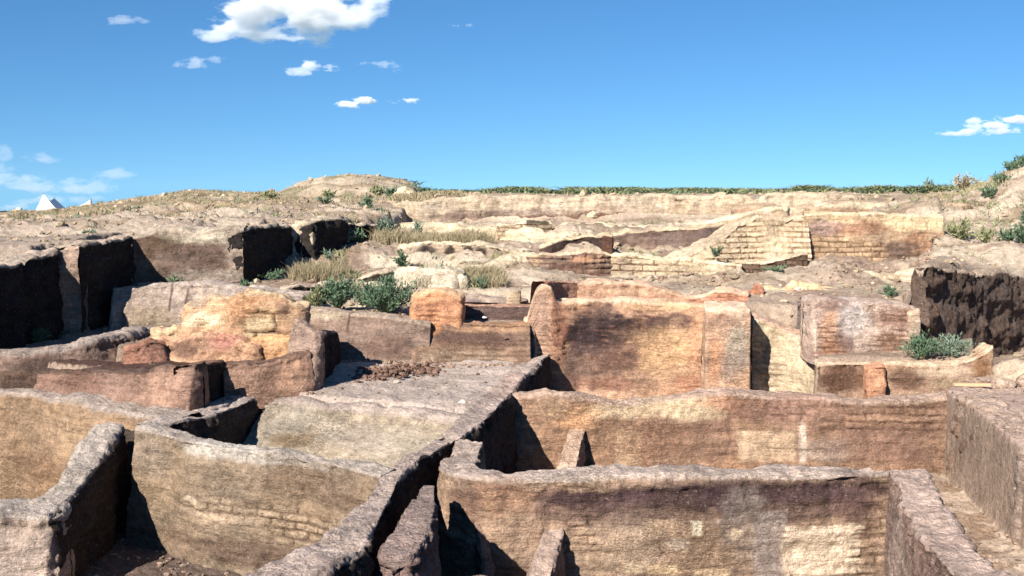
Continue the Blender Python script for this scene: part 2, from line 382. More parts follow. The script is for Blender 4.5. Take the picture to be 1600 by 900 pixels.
UPPER = [
 [P(-700, 0, Y=17)[:2]*[1, 1], P(-60, 400, Y=18)[:2]+[-.25, 0], P(90, 400, Y=20.6)[:2]+[-.25, 0], P(114, 0, Y=20.9)[:2]+[0, 0], P(110, 0, Y=20.9)[:2], P(208, 360, Y=23.3)[:2]+[-.3, 0], P(380, 360, Y=23.3)[:2]+[-.25, 0], P(457, 352, Y=25.8)[:2]+[-.3, 0], P(485, 346, Y=25.8)[:2]+[-.2, 0], P(620, 346, Y=29.8)[:2]+[-.2, .2], P(640, 0, Y=36)[:2], P(-700, 0, Y=36)[:2]],
 [P(1480, 0, Y=28)[:2], P(1500, 0, Y=25.5)[:2], P(1620, 0, Y=23.6)[:2], P(2400, 0, Y=24)[:2], P(2400, 0, Y=36)[:2], P(1480, 0, Y=36)[:2]],
]
LEVELS = [
 # plateau left of the diagonal wall
 ([P(-400, 592, z=z19)[:2], P(0, 600, z=z19)[:2], P(100, 614, z=z19)[:2], P(200, 629, z=z19)[:2], P(262, 0, Y=14.85)[:2], P(318, 0, Y=15.1)[:2], P(345, 0, Y=15.6)[:2], P(395, 0, Y=16.4)[:2], P(450, 0, Y=16.3)[:2], P(600, 0, Y=15.7)[:2], P(700, 0, Y=15.1)[:2], P(745, 0, Y=15.2)[:2], P(785, 0, Y=16.9)[:2], P(800, 0, Y=17.8)[:2], P(838, 0, Y=19.3)[:2], P(838, 0, Y=20.3)[:2], P(-400, 560, Y=20.2)[:2]], z19),
 # behind the back wall of the plateau
 ([P(178, 500, Y=17.6)[:2], P(455, 500, Y=17.6)[:2], P(455, 480, Y=20.1)[:2], P(640, 480, Y=20.0)[:2], P(640, 480, Y=21.5)[:2], P(178, 480, Y=21.5)[:2]], 2.35),
 ([P(450, 480, Y=20.3)[:2], P(650, 480, Y=20.0)[:2], P(650, 480, Y=22.5)[:2], P(562, 0, Y=23.1)[:2], P(470, 0, Y=21.95)[:2], P(450, 480, Y=21.9)[:2]], 2.55),
 ([P(640, 480, Y=20.1)[:2], P(840, 480, Y=20.1)[:2], P(840, 480, Y=22.5)[:2], P(640, 480, Y=22.5)[:2]], 2.4),
 # floor beside the burnt building
 ([P(70, 570, Y=16.85)[:2], P(130, 0, Y=16.45)[:2], P(220, 0, Y=15.85)[:2], P(296, 570, Y=15.5)[:2], P(350, 565, Y=16.45)[:2], P(480, 565, Y=16.95)[:2], P(485, 565, Y=18)[:2], P(230, 565, Y=18)[:2], P(200, 0, Y=17)[:2], P(75, 565, Y=17.2)[:2]], 2.25),
 # black pit at the far left
 ([P(-700, 0, Y=17.4)[:2], P(0, 0, Y=17.5)[:2], P(120, 0, Y=17.7)[:2], P(190, 0, Y=18.6)[:2], P(235, 0, Y=19.7)[:2], P(185, 0, Y=20.5)[:2], P(185, 0, Y=22)[:2], P(205, 0, Y=22.9)[:2], P(100, 0, Y=20.6)[:2], P(-80, 0, Y=18)[:2], P(-700, 0, Y=17)[:2]], 2.2),
 # room behind the second wall
 ([P(785, 0, Y=16.9)[:2], P(1288, 0, Y=16.9)[:2], P(1288, 0, Y=20.1)[:2], P(1180, 0, Y=20.6)[:2], P(870, 0, Y=20.75)[:2], P(842, 0, Y=20.5)[:2], P(838, 0, Y=19.3)[:2], P(800, 0, Y=17.8)[:2]], 1.0),
 ([P(870, 0, Y=20.85)[:2], P(1100, 0, Y=20.8)[:2], P(1172, 0, Y=20.8)[:2], P(1172, 0, Y=22.0)[:2], P(905, 0, Y=22.2)[:2], P(870, 0, Y=21.3)[:2]], 2.4),
 ([P(1176, 0, Y=20.45)[:2], P(1272, 0, Y=20.15)[:2], P(1272, 0, Y=21.0)[:2], P(1176, 0, Y=21.3)[:2]], 2.2),
 ([P(1270, 0, Y=16.8)[:2], P(1488, 0, Y=16.8)[:2], P(1540, 0, Y=17.7)[:2], P(1552, 0, Y=18.1)[:2], P(1400, 0, Y=18.3)[:2], P(1270, 0, Y=18.45)[:2]], 1.25),
 ([P(1288, 0, Y=18.4)[:2], P(1400, 0, Y=18.3)[:2], P(1552, 0, Y=18.1)[:2], P(1548, 0, Y=21.7)[:2], P(1480, 0, Y=20.3)[:2], P(1443, 0, Y=19.5)[:2], P(1436, 0, Y=21)[:2], P(1268, 0, Y=21)[:2], P(1268, 0, Y=20.3)[:2], P(1288, 0, Y=20.1)[:2]], 2.1),
 ([P(1548, 0, Y=17.9)[:2], P(2400, 0, Y=17.5)[:2], P(2400, 0, Y=27)[:2], P(1720, 0, Y=25.7)[:2], P(1612, 0, Y=23.4)[:2], P(1545, 0, Y=21.8)[:2]], 1.55),
 # right hand surface
 ([P(1494, 0, Y=16.6)[:2], P(1600, 0, Y=13.5)[:2], P(1640, 0, Y=12.7)[:2], P(2600, 0, Y=12)[:2], P(2600, 0, Y=18.0)[:2], P(1540, 0, Y=17.9)[:2], P(1510, 0, Y=17.3)[:2]], 1.88),
 # room floor at the right
 ([P(1380, 0, Y=4.8)[:2], P(2600, 0, Y=4.8)[:2], P(2600, 0, Y=12)[:2], P(1640, 0, Y=12.7)[:2], P(1600, 0, Y=13.5)[:2], P(1494, 0, Y=16.6)[:2], P(1390, 0, Y=16.6)[:2]], .7),
 ([P(40, 0, Y=11.5)[:2], P(600, 0, Y=10.5)[:2], P(560, 0, Y=12.3)[:2], P(212, 0, Y=14.1)[:2], P(130, 0, Y=14.3)[:2]], .5),
]
UPPER[1] = [P(1480, 0, Y=28)[:2], P(1470, 0, Y=25)[:2], P(1449, 0, Y=20.2)[:2], P(1480, 0, Y=20.9)[:2], P(1540, 0, Y=22.3)[:2], P(1612, 0, Y=23.9)[:2], P(1720, 0, Y=26.2)[:2], P(2400, 0, Y=27)[:2], P(2400, 0, Y=36)[:2], P(1480, 0, Y=36)[:2]]
ZZ = ground_z(XX, YY)
for _ in range(2):
    zp = np.pad(ZZ, 1, mode='edge'); zb = (zp[1:-1, :-2]+2*zp[1:-1, 1:-1]+zp[1:-1, 2:])/4
    zp = np.pad(zb, 1, mode='edge'); zb = (zp[:-2, 1:-1]+2*zp[1:-1, 1:-1]+zp[2:, 1:-1])/4
    ZZ = np.where((YY > 4.5) & (YY < 60), zb, ZZ)
G3 = np.stack([XX, YY, ZZ], -1)
far = np.clip(YY/40, .4, 1.6)
relief = .05*fbm(G3*.7, 3, 601)+.03*fbm(G3*3.1, 3, 603)+.012*fbm(G3*13, 2, 605)
terr = fbm(np.stack([XX*.25, YY*1.1, XX*0], -1), 4, 607)
relief = relief+.09*terr*ss(30, 45, YY)*(YY < 120)
mid_ = ss(22.4, 25.0, YY)*(1-ss(33, 35, YY)); led = fbm(np.stack([XX*.55, YY*1.3, XX*0], -1), 4, 631); lq = led*4; lq = np.floor(lq)+ss(.35, .65, lq-np.floor(lq)); relief = relief+mid_*(.34*lq/4+.08*fbm(G3*1.8, 3, 633))
gx = np.clip(ss(25, 31, YY), 0, 1)*np.clip((XX-9)/5, 0, 1); relief = relief+.22*fbm(np.stack([XX*.6, YY*.9, XX*0], -1), 4, 609)*gx
hmp = np.exp(-((XX+7.1)/3.2)**2-((YY-49)/4)**2); relief = relief+.16*fbm(G3*np.array([1, 1, 1])*1.4, 4, 611)*hmp
relief = np.where(YY < 4.6, relief*.5, relief)
G3[..., 2] += relief
ZZf = G3[..., 2]
gc = np.tile(K(172, 146, 124), XX.shape+(1,)).astype(float)
def blend(mask, c):
    global gc
    gc = gc*(1-mask[..., None])+np.array(c)*mask[..., None]
n1 = fbm(G3*.35, 4, 701); n2 = fbm(G3*1.3, 4, 703)
blend(ss(20.5, 23, YY), K(192, 168, 144))
blend(ss(20.5, 23, YY)*(1-ss(33, 35, YY))*ss(.05, .35, fbm(np.stack([XX*.5, YY*1.6, XX*0+5], -1), 4, 705))*.7, K(150, 122, 104))
blend(ss(20.5, 23, YY)*(1-ss(33, 35, YY))*ss(.1, .4, fbm(np.stack([XX*.7, YY*1.9, XX*0+15], -1), 4, 706))*.7, K(226, 204, 174))
blend(ss(34, 36, YY)*np.clip(.5+n1, 0, 1)*.8, K(186, 160, 132))
PX = 800+FPX*XX/np.maximum(YY, 4)
blend((1-ss(480, 640, PX))*ss(17.5, 19, YY)*(ZZ > 3.4), K(186, 164, 144))
blend((1-ss(480, 640, PX))*ss(28, 34, YY)*np.clip(.6+n2*.7, 0, 1)*(ZZ > 3.4), K(176, 148, 108))
blend((ZZ < 2.0)*(YY > 14.8)*(PX < 830)*1.0, K(206, 184, 168))
blend(((np.abs(ZZ-.5) < .02)*(PX < 700))*1.0, K(120, 100, 88))  # left pit floor coloured darker to deepen its shade
blend(((ZZ < .45)*(YY > 4.8)*(YY < 17))*1.0, K(104, 86, 76))  # shade of the deep front rooms put into the floor colour
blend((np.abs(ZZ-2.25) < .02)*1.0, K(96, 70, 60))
blend((np.abs(ZZ-.7) < .02)*1.0, K(214, 184, 156))
blend((np.abs(ZZ-.7) < .02)*ss(.05, .2, n2+fbm(np.stack([XX*2, YY*6, XX*0], -1), 3, 733)*.6)*.7, K(150, 116, 86))
blend((np.abs(ZZ-1.88) < .02)*(PX > 1400), K(206, 174, 154))
blend((np.abs(ZZ-2.35) < .02)*(PX < 500), K(160, 140, 122))
blend((YY < 4.6)*1.0, K(150, 128, 115))
blend(hmp**.5*.9*(YY > 40)*(hmp > .02), K(205, 182, 150))
far_l = ss(22, 25, YY)*(1-ss(62, 66, YY)); st_ = fbm(np.stack([XX*.45, YY*2.2, XX*0+3], -1), 4, 721)
blend(far_l*ss(.12, .4, st_)*.65, K(150, 128, 98)); blend(far_l*ss(.12, .4, -st_)*.55, K(222, 202, 172))
blend(ss(35, 40, YY)*(1-ss(62, 66, YY))*ss(.2, .5, fbm(np.stack([XX*.9, YY*.8, XX*0+8], -1), 4, 723))*.6, K(120, 118, 76))
gc *= (1+.12*n1+.1*n2)[..., None]
mk = (YY > 125)
gc[mk] = K(120, 120, 80)
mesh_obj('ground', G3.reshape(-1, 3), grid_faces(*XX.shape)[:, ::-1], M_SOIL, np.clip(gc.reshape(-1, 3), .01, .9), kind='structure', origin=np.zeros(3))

# quick ground height lookup
def gz(x, y):
    r = np.interp(y, rows, np.arange(len(rows))); e = max(abs(y), 6.0); c = np.interp(x/e, scol, np.arange(len(scol)))
    r0, c0 = int(r), int(c); r1, c1 = min(r0+1, len(rows)-1), min(c0+1, len(scol)-1); a, b = r-r0, c-c0
    return float((ZZf[r0, c0]*(1-b)+ZZf[r0, c1]*b)*(1-a)+(ZZf[r1, c0]*(1-b)+ZZf[r1, c1]*b)*a)

def Q(px, Y, z): p = P(px, 450, Y=Y); p[0] = P(px, 290, Y=Y)[0]; p[2] = z; return p
# ------------------------------------------------------------------ walls (front row)
Z = 1.9
TAN = K(176, 144, 118); GREY = K(166, 146, 134); MAUVE = K(150, 126, 120); BROWN = K(128, 96, 82); SOOT = K(98, 74, 72)
ORANGE = K(218, 152, 104); PALE = K(232, 205, 172); CREAM = K(242, 216, 176); PINK = K(205, 160, 138); YEL = K(238, 192, 124)
JOINT = K(120, 88, 68)
G_FRONT = 'mudbrick walls of the front rooms'; G_MID = 'burnt walls of the middle rooms'; G_BACK = 'low walls on the terraces behind'

A1 = wall('mudbrick_wall', 'long front wall with a dark soot band and a big pale plaster patch', [P(712, 684, Y=13.15), P(686, 706, Y=12.6), P(678, 727, Y=12.1), P(702, 744, Y=11.72), P(760, 748, z=Z), P(900, 747, z=Z), P(1050, 747, z=Z), P(1200, 745, z=Z), P(1330, 742, z=Z), P(1392, 738, z=Z)],
     -.1, thick=[.4, .5, .5, .5, .5, .5, .5, .5, .5, .5], smooth=.2, col=TAN, topcol=K(188, 166, 152), topn=.03, group=G_FRONT, r=.07, cap=(0, 0), paints=[
     (1120, 775, 270, 22, SOOT, .45, .95), (1000, 800, 180, 22, K(118, 92, 82), .6, .7), (1230, 795, 130, 30, K(112, 86, 80), .5, .8), (1340, 790, 45, 60, K(120, 92, 82), .6, .7),
     (780, 780, 80, 30, K(185, 140, 108), .6, .7), (720, 790, 40, 40, K(140, 108, 90), .6, .8),
     (960, 860, 70, 50, K(190, 160, 130), .7, .6), (1120, 860, 90, 40, K(185, 152, 122), .7, .6),
     (1165, 830, 50, 60, K(160, 142, 128), .4, .7), (1205, 860, 25, 60, K(170, 150, 138), -.2, .8),
     (1290, 866, 66, 42, K(238, 208, 176), -.10, .97), (1087, 823, 9, 11, K(245, 225, 190), -.2, 1), (1035, 822, 22, 12, K(205, 170, 135), -.3, .7), (1055, 850, 20, 10, K(215, 190, 165), .4, .7), (1035, 892, 24, 9, K(235, 200, 155), -.2, .9), (1110, 895, 30, 8, K(230, 195, 155), -.3, .8), (1150, 835, 14, 10, K(230, 200, 165), .4, .8), (990, 888, 14, 9, K(230, 200, 160), -.3, .7)],
     brick=dict(h=.10, l=.38, dep=.024, lo=.2, jw=.012))
def pilaster(par, label, p0, p1, z0, z1, th, base, **k):
    p0 = np.array([*p0[:2], z0]); p1 = np.array([*p1[:2], z1])
    return wall('pilaster', label, [p0, p1], base, thick=th, both=True, parent=par, cap=(0, 1), endround=.15, smooth=0, r=.04, batter=.03, topn=.02, chip=.6, **k)
# buttresses run out from the wall towards the viewer; walking towards the viewer puts the body on the right in the picture
pilaster(A1, None, P(853, 804, Y=11.66), P(814, 940, Y=10.4), P(853, 804, Y=11.66)[2], P(814, 940, Y=10.4)[2], .25, -.1, col=K(176, 150, 136))
pilaster(A1, 'crumbling brown pilaster at the edge of the shadow', P(736, 780, Y=11.66), P(758, 930, Y=11.0), P(736, 780, Y=11.66)[2], P(758, 930, Y=11.0)[2], .15, -.1, col=K(150, 120, 104))

A2 = wall('mudbrick_wall', 'front wall running toward the viewer at the right with a crumbling outer slope', [P(1384, 734, z=Z), P(1400, 775, z=Z), P(1424, 820, z=Z), P(1464, 870, z=Z), P(1510, 925, z=Z), P(1600, 1010, z=Z)],
     -.1, thick=.5, col=K(152, 124, 108), topcol=K(182, 156, 142), topn=.08, both=True, group=G_FRONT, back=.55, r=.09, batter=.03, gully=1.3, chip=1.3, cap=(1, 0),
     paints=[(1400, 860, 30, 60, K(182, 156, 140), .7, .7), (1440, 880, 30, 40, K(128, 100, 90), .7, .6)])

B1 = wall('mudbrick_wall', 'second wall back with a cream washed upper edge and orange scorched patches', [P(800, 612, Y=16.5), P(880, 618, Y=16.45), P(950, 628, Y=16.4), P(1010, 629, Y=16.4), P(1085, 616, Y=16.4), P(1150, 613, Y=16.4), P(1280, 621, Y=16.35), P(1370, 625, Y=16.35), P(1440, 622, Y=16.35), P(1492, 618, Y=16.35)],
     .3, thick=.55, col=K(178, 138, 108), topcol=K(190, 158, 138), topn=.03, group=G_FRONT, r=.12, cap=(0, 0), batter=.2, paints=[
     (980, 645, 130, 14, K(240, 208, 164), .5, .9), (1085, 632, 60, 12, K(240, 205, 160), .5, .9), (905, 648, 45, 22, K(222, 165, 118), .6, .9), (860, 635, 30, 18, K(200, 160, 125), .5, .7),
     (1130, 630, 44, 14, K(206, 148, 112), .6, .8), (1060, 670, 90, 14, K(150, 112, 90), .6, .7), (1100, 700, 90, 20, K(140, 106, 86), .6, .6), (1180, 640, 60, 16, K(160, 118, 96), .6, .7), (1200, 697, 46, 24, K(212, 176, 140), -.12, .9),
     (980, 700, 22, 34, K(215, 175, 135), -.3, .7), (1015, 690, 60, 30, K(172, 128, 98), .6, .6), (1256, 690, 6, 34, K(235, 210, 185), -.3, .9), (1300, 705, 45, 18, K(185, 158, 138), .4, .8), (1380, 690, 90, 34, K(150, 114, 96), .6, .7), (1440, 700, 40, 40, K(138, 104, 86), .6, .6), (1250, 640, 60, 30, K(172, 130, 110), .6, .6)],
     brick=dict(h=.11, l=.62, dep=.02, lo=.8, jw=.014, jcol=K(112, 78, 66), regions=[(1385, 655, 95, 26), (1230, 648, 40, 12)]))
pilaster(B1, None, P(886, 660, Y=16.5), P(866, 750, Y=15.2), P(886, 660, Y=16.5)[2], P(866, 750, Y=15.2)[2], .30, .3, col=K(196, 162, 138))
B2 = wall('mudbrick_wall', 'right hand wall with deep vertical gullies beside the sandy room floor', [P(1488, 619, z=Z), P(1530, 642, z=Z), P(1562, 668, z=1.88), P(1590, 692, z=1.84)],
     .3, thick=.5, col=K(160, 128, 104), topcol=K(184, 156, 138), topn=.08, group=G_FRONT, r=.08, batter=.06, gully=1.6, chip=1.6, crag=.8, cap=(0, 1), endround=.2,
     paints=[(1520, 730, 30, 50, K(128, 104, 92), .6, .7), (1505, 650, 20, 14, K(185, 156, 134), .6, .7)])
wall('mudbrick_wall', 'thin pale stub of wall cut off by the right edge of the picture', [P(1598, 706, Y=12.9), P(1650, 712, Y=12.7), P(1720, 718, Y=12.6)], .3, thick=.35, col=K(172, 146, 128), group=G_FRONT, cap=(1, 0), endround=.25)

# diagonal wall, its crevice and the broken slab beside it
A3 = wall('mudbrick_wall', 'thick diagonal wall climbing from the bottom centre to the orange building', [P(842, 553, Y=19.9), P(810, 570, z=1.95), P(780, 592, z=Z), P(742, 625, z=Z), P(702, 660, z=Z), P(660, 694, z=Z), P(625, 716, z=Z), P(590, 742, z=Z), P(555, 782, z=Z), P(527, 815, z=Z), P(476, 857, z=Z), P(400, 893, z=Z), P(280, 950, z=1.85)],
     -.1, thick=[.2, .36, .42, .45, .46, .30, .27, .30, .36, .42, .55, .6, .6], backcol=K(78, 66, 60), col=K(164, 138, 124), topcol=K(180, 158, 146), topn=.05, both=True, group=G_FRONT, r=.07, batter=.30, gully=1.2, chip=1.4, cap=(1, 0),  # backcol: shade painted into the right side, near black
     paints=[(800, 600, 40, 30, K(176, 146, 130), .6, .6)])
wall('wall_fragment', 'broken slab of wall split off the diagonal wall by a deep crack', [P(650, 752, z=1.92), P(630, 785, z=1.93), P(612, 820, z=1.93), P(594, 850, z=1.85)], -.1, thick=[.22, .36, .42, .4], col=K(142, 116, 108), topcol=K(150, 128, 120),
     both=True, cat='wall fragment', topn=.10, chip=2, gully=1.6, r=.06, endround=.6)
wall('rubble_heap', 'rounded heap of pale earth at the bottom edge below the dark room', [P(575, 925, Y=9.2), P(640, 912, Y=9.4), P(700, 925, Y=9.5)], .4, thick=.5, col=K(160, 138, 128), both=True, cat='rubble', topn=.06, r=.18, batter=.3, endround=1)

J = wall('mudbrick_wall', 'long left wall with pale brick outlines low down and a chalky upper edge', [P(212, 672, z=Z), P(262, 682, z=Z), P(321, 696, z=Z), P(405, 707, z=Z), P(480, 716, z=Z), P(560, 738, z=Z), P(592, 746, z=Z)],
     .2, thick=.27, col=K(160, 136, 110), topcol=K(176, 160, 148), topn=.03, group=G_FRONT, r=.05, cap=(1, 0), endround=.3, batter=.18, paints=[
     (340, 706, 70, 13, K(205, 192, 176), .5, .9), (450, 722, 70, 8, K(190, 176, 160), .5, .7), (500, 760, 90, 30, K(150, 122, 98), .6, .6), (330, 800, 60, 16, K(196, 168, 138), .6, .8), (500, 820, 60, 40, K(190, 158, 124), .6, .6), (390, 865, 110, 22, K(124, 100, 84), .5, .8), (300, 780, 10, 9, K(225, 200, 170), .5, .8), (240, 720, 30, 30, K(172, 150, 128), .6, .6), (260, 850, 40, 30, K(150, 120, 95), .6, .5)],
     brick=[dict(h=.095, l=.36, dep=.03, lo=.42, jw=.014, jcol=K(118, 94, 76), col=K(196, 168, 136), cs=.5, regions=[(430, 805, 100, 14), (490, 835, 55, 30), (330, 800, 50, 8)])])
wall('mudbrick_wall', 'curved ridge of wall dipping toward the viewer beside the black doorway', [P(196, 668, Y=14.3), P(178, 694, Y=13.7), P(160, 726, Y=13.1), P(128, 766, Y=12.4), P(84, 800, Y=11.75)][::-1],
     .2, thick=[.62, .5, .46, .46, .42], col=K(80, 68, 60), backcol=K(176, 154, 132), topcol=K(180, 164, 152), topn=.05, both=True, group=G_FRONT, r=.1, batter=.02, back=.1, chip=1.2, smooth=.2, cap=(0, 0))  # col paints the pit side as shade; backcol is the plain earth
wall('mudbrick_wall', 'pale wall end at the bottom left corner beside the black pit', [P(-200, 812, Y=11.7), P(-60, 808, Y=11.7), P(0, 805, Y=11.7), P(40, 805, Y=11.7), P(70, 803, Y=11.7)],
     .2, thick=.6, col=K(196, 172, 154), topcol=K(178, 162, 152), topn=.05, group=G_FRONT, r=.1, both=True, gully=1.8, batter=.12, endround=.2, cap=(0, 1))
wall('mudbrick_wall', 'dark back wall seen through the doorway at lower left', [P(166, 676, Y=14.75), P(240, 676, Y=14.6)], .2, thick=.3, col=K(80, 68, 60), group=G_FRONT, cap=(0, 0))  # shadow behind the doorway painted in as a dark colour
# curved back wall of the far left room
wall('mudbrick_wall', 'tan curved wall with thin wavy bedding at the far left', [P(-200, 598, z=Z), P(-60, 606, z=Z), P(40, 613, z=Z), P(110, 628, z=Z), P(200, 643, z=Z), P(262, 655, z=Z)],
     .3, thick=.6, col=K(174, 140, 106), topcol=K(166, 148, 136), topn=.03, group=G_FRONT, r=.12, smooth=.4, batter=.35, chip=.7, cap=(0, 0), paints=[
     (30, 640, 60, 20, K(165, 135, 105), .6, .7), (60, 730, 60, 20, K(150, 116, 86), .6, .7), (150, 700, 60, 30, K(186, 154, 118), .6, .6)])
# small pit behind the long left wall
wall('mudbrick_wall', 'ledge of wall above the black triangular pit', [Q(214, 13.95, 1.9), Q(262, 14.15, 1.9), Q(330, 15.0, 1.88), Q(404, 16.25, 1.86)], .9, thick=.5, col=K(84, 72, 66), topcol=K(182, 164, 154), both=True, group=G_FRONT, r=.06, gully=1.2, topn=.02, batter=.03, cap=(0, 0))  # face coloured dark so the pit reads as shadow
wall('mudbrick_wall', 'sloping yellowish bank with pick marks behind the small pit', [Q(402, 16.15, 1.86), Q(450, 16.0, 1.86), Q(520, 15.7, 1.86), Q(600, 15.3, 1.87), Q(680, 14.9, 1.87), Q(724, 14.5, 1.88)],
     .9, thick=.5, col=K(184, 166, 142), topcol=K(180, 160, 148), topn=.02, group=G_FRONT, r=.2, batter=1.1, gully=1.6, cap=(0, 0), paints=[(450, 690, 50, 12, K(140, 116, 86), .6, .8), (560, 690, 60, 16, K(178, 162, 145), .6, .7)])

# ------------------------------------------------------------------ middle left: the step and the burnt building
H = wall('mudbrick_wall', 'low brown wall step below the yellow and orange burnt building', [P(56, 577, Y=16.6), P(130, 582, Y=16.2), P(220, 580, Y=15.6), P(300, 574, Y=15.25), P(303, 573, Y=15.25)],
     1.75, thick=.3, col=K(158, 124, 106), topcol=K(100, 78, 68), topn=.03, group=G_MID, r=.06, batter=.15, paints=[(272, 605, 35, 34, K(200, 156, 130), .6, .8), (130, 600, 60, 20, K(138, 102, 84), .6, .7)], endround=.05)
wall('mudbrick_wall', 'dark pitted side of the step in shade', [P(303, 574, Y=15.3), P(325, 571, Y=15.75), P(350, 568, Y=16.2)], 1.75, thick=.3, col=K(70, 58, 50), topcol=K(120, 90, 74), group=G_MID, r=.04, batter=.02, chip=1.6, gully=1.5, cap=(0, 0))  # shade on this side is also painted into its colour
wall('mudbrick_wall', 'reddish brown wall stub right of the shaded step', [P(350, 568, Y=16.15), P(400, 568, Y=16.25), P(450, 560, Y=16.5), P(485, 552, Y=16.7)], 1.7, thick=.35, col=K(178, 138, 114), topcol=K(120, 92, 78), group=G_MID, r=.08, batter=.2, cap=(0, 0),
     paints=[(460, 590, 30, 30, K(196, 150, 118), .6, .8)])
G_BURNT = 'burnt brick masses of the left building'
wall('burnt_wall', 'yellow and orange burnt wall with big plastered blocks, leftmost building', [P(298, 472, Y=17.6), P(325, 462, Y=17.55), P(380, 459, Y=17.5), P(436, 459, Y=17.5), P(452, 463, Y=17.5), P(458, 478, Y=17.5)],
     2.4, thick=.45, col=K(220, 172, 128), topcol=K(214, 180, 142), group=G_BURNT, cat='burnt wall', r=.08, batter=.25, chip=1.8, crag=.9, topn=.05, paints=[
     (320, 500, 32, 12, K(246, 222, 178), .4, .95), (318, 468, 18, 12, K(190, 165, 140), .6, .8), (345, 540, 24, 22, K(208, 142, 118), .6, .8), (300, 530, 20, 14, K(205, 140, 110), .6, .7),
     (408, 512, 24, 14, K(240, 206, 156), -.15, .9), (420, 488, 22, 9, K(238, 194, 142), -.2, .8), (380, 480, 22, 18, K(226, 160, 108), .6, .7), (440, 480, 10, 14, K(170, 130, 110), .6, .6), (425, 548, 28, 14, K(232, 160, 92), .4, .9)],
     brick=dict(h=.30, l=.56, dep=.07, lo=.9, jw=.02, z0=.02, jcol=K(110, 70, 50), regions=[(415, 510, 34, 26)]))
wall('burnt_wall', 'bulging orange block at the foot of the burnt wall beside the small dark niche', [P(404, 532, Y=17.15), P(430, 527, Y=17.1), P(462, 530, Y=17.1)], 1.9, thick=.5, col=K(224, 166, 112), group=G_BURNT, cat='burnt wall', r=.12, batter=.12, endround=.4, crag=.5)
wall('burnt_wall', 'low red and pink burnt bank left of the small niche', [P(256, 532, Y=17.1), P(290, 522, Y=17.1), P(330, 518, Y=17.1), P(360, 530, Y=17.0), P(374, 548, Y=16.95)], 2.0, thick=.5, col=K(212, 162, 124), group=G_BURNT, cat='burnt wall', r=.15, batter=.25, chip=2, crag=.9, endround=.5, topn=.08,
     paints=[(290, 545, 26, 14, K(120, 88, 74), .6, .8), (345, 532, 22, 20, K(204, 138, 116), .6, .8)])
wall('burnt_wall', 'low crumbling orange ridge joining the pale wall and the burnt bank', [P(248, 512, Y=18.0), P(285, 502, Y=17.9), P(306, 500, Y=17.8)], 2.25, thick=.6, col=K(215, 180, 140), group=G_BURNT, cat='burnt wall', r=.15, batter=.3, chip=2.4, topn=.1, crag=.9)
wall('burnt_block', 'reddish brown leaning block at the left end of the burnt building', [P(212, 540, Y=16.75), P(226, 524, Y=16.8), P(246, 528, Y=16.9)], 2.1, thick=.3, col=K(176, 124, 100), cat='burnt block', r=.1, batter=.2, chip=2, endround=.6, crag=.9)
wall('mudbrick_wall', 'pinkish pier left of the round shadowed recess', [P(458, 500, Y=16.9), P(474, 515, Y=16.8), P(492, 522, Y=16.8)], 1.75, thick=.35, col=K(190, 158, 138), group=G_MID, r=.1, batter=.25, chip=1.5, topn=.06, endround=.3)
wall('mudbrick_wall', 'side of the pier running back in full shade', [P(494, 525, Y=16.9), P(512, 520, Y=17.8), P(530, 515, Y=19.4)], 1.75, thick=.35, col=K(70, 58, 54), topcol=K(160, 130, 114), group=G_MID, r=.08, batter=.02, cap=(0, 0))  # near-black colour adds to the shade on this side
wall('mudbrick_wall', 'curved ridge bounding the black pit at the far left', [P(-260, 556, Y=17.3), P(-60, 556, Y=17.3), P(20, 549, Y=17.3), P(80, 541, Y=17.3), P(140, 530, Y=17.4), P(200, 519, Y=18.3), P(250, 512, Y=19.5)],
     1.8, thick=.5, col=K(150, 122, 106), topcol=K(166, 148, 138), both=True, group=G_MID, r=.14, topn=.05, chip=1.6, gully=.5, smooth=.3, batter=.3, paints=[(60, 575, 60, 16, K(92, 72, 62), .5, .8)])
wall('mudbrick_wall', 'ragged dark lip of earth left of the brown step', [P(-200, 580, Y=16.9), P(0, 582, Y=16.8), P(50, 584, Y=16.8), P(72, 596, Y=16.7)], 1.7, thick=.3, col=K(110, 86, 72), group=G_MID, chip=2.2, gully=2, r=.08, topn=.08)
# pale wall and terrace faces, upper left
wall('mudbrick_wall', 'pale grey wall with two vertical cracks below the left terrace', [P(178, 448, Y=21.4), P(230, 446, Y=21.4), P(330, 446, Y=21.4), P(400, 452, Y=21.3), P(470, 462, Y=21.2)],
     2.1, thick=.8, col=K(194, 172, 156), topcol=K(188, 168, 154), topn=.06, group=G_MID, r=.07, gully=2, batter=.35, chip=1.4, endround=.15, paints=[(230, 500, 50, 18, K(170, 148, 118), .6, .7), (266, 468, 2.5, 26, K(90, 74, 62), .4, .9), (290, 470, 2, 20, K(90, 74, 62), .4, .9)])
G_TER = 'earth cuttings along the left terrace'
wall('terrace_face', 'brown stained cutting with a pale top below the left terrace', [P(206, 370, Y=22.95), P(240, 362, Y=23), P(300, 361, Y=23), P(380, 359, Y=23)], 2.8, thick=.5, col=K(150, 122, 104), topcol=K(190, 170, 148), group=G_TER, crag=.8, cat='earth cutting', topn=.05, r=.08, cap=(0, 0), batter=.12, gully=1.2, paints=[
     (320, 371, 75, 11, K(214, 196, 168), .4, .95), (240, 385, 34, 20, K(112, 88, 70), .5, .9), (310, 398, 66, 20, K(126, 102, 88), .5, .85), (366, 395, 18, 40, K(206, 180, 156), .5, .8), (330, 430, 70, 10, K(182, 164, 146), .5, .7), (225, 425, 20, 18, K(150, 124, 102), .6, .7)])
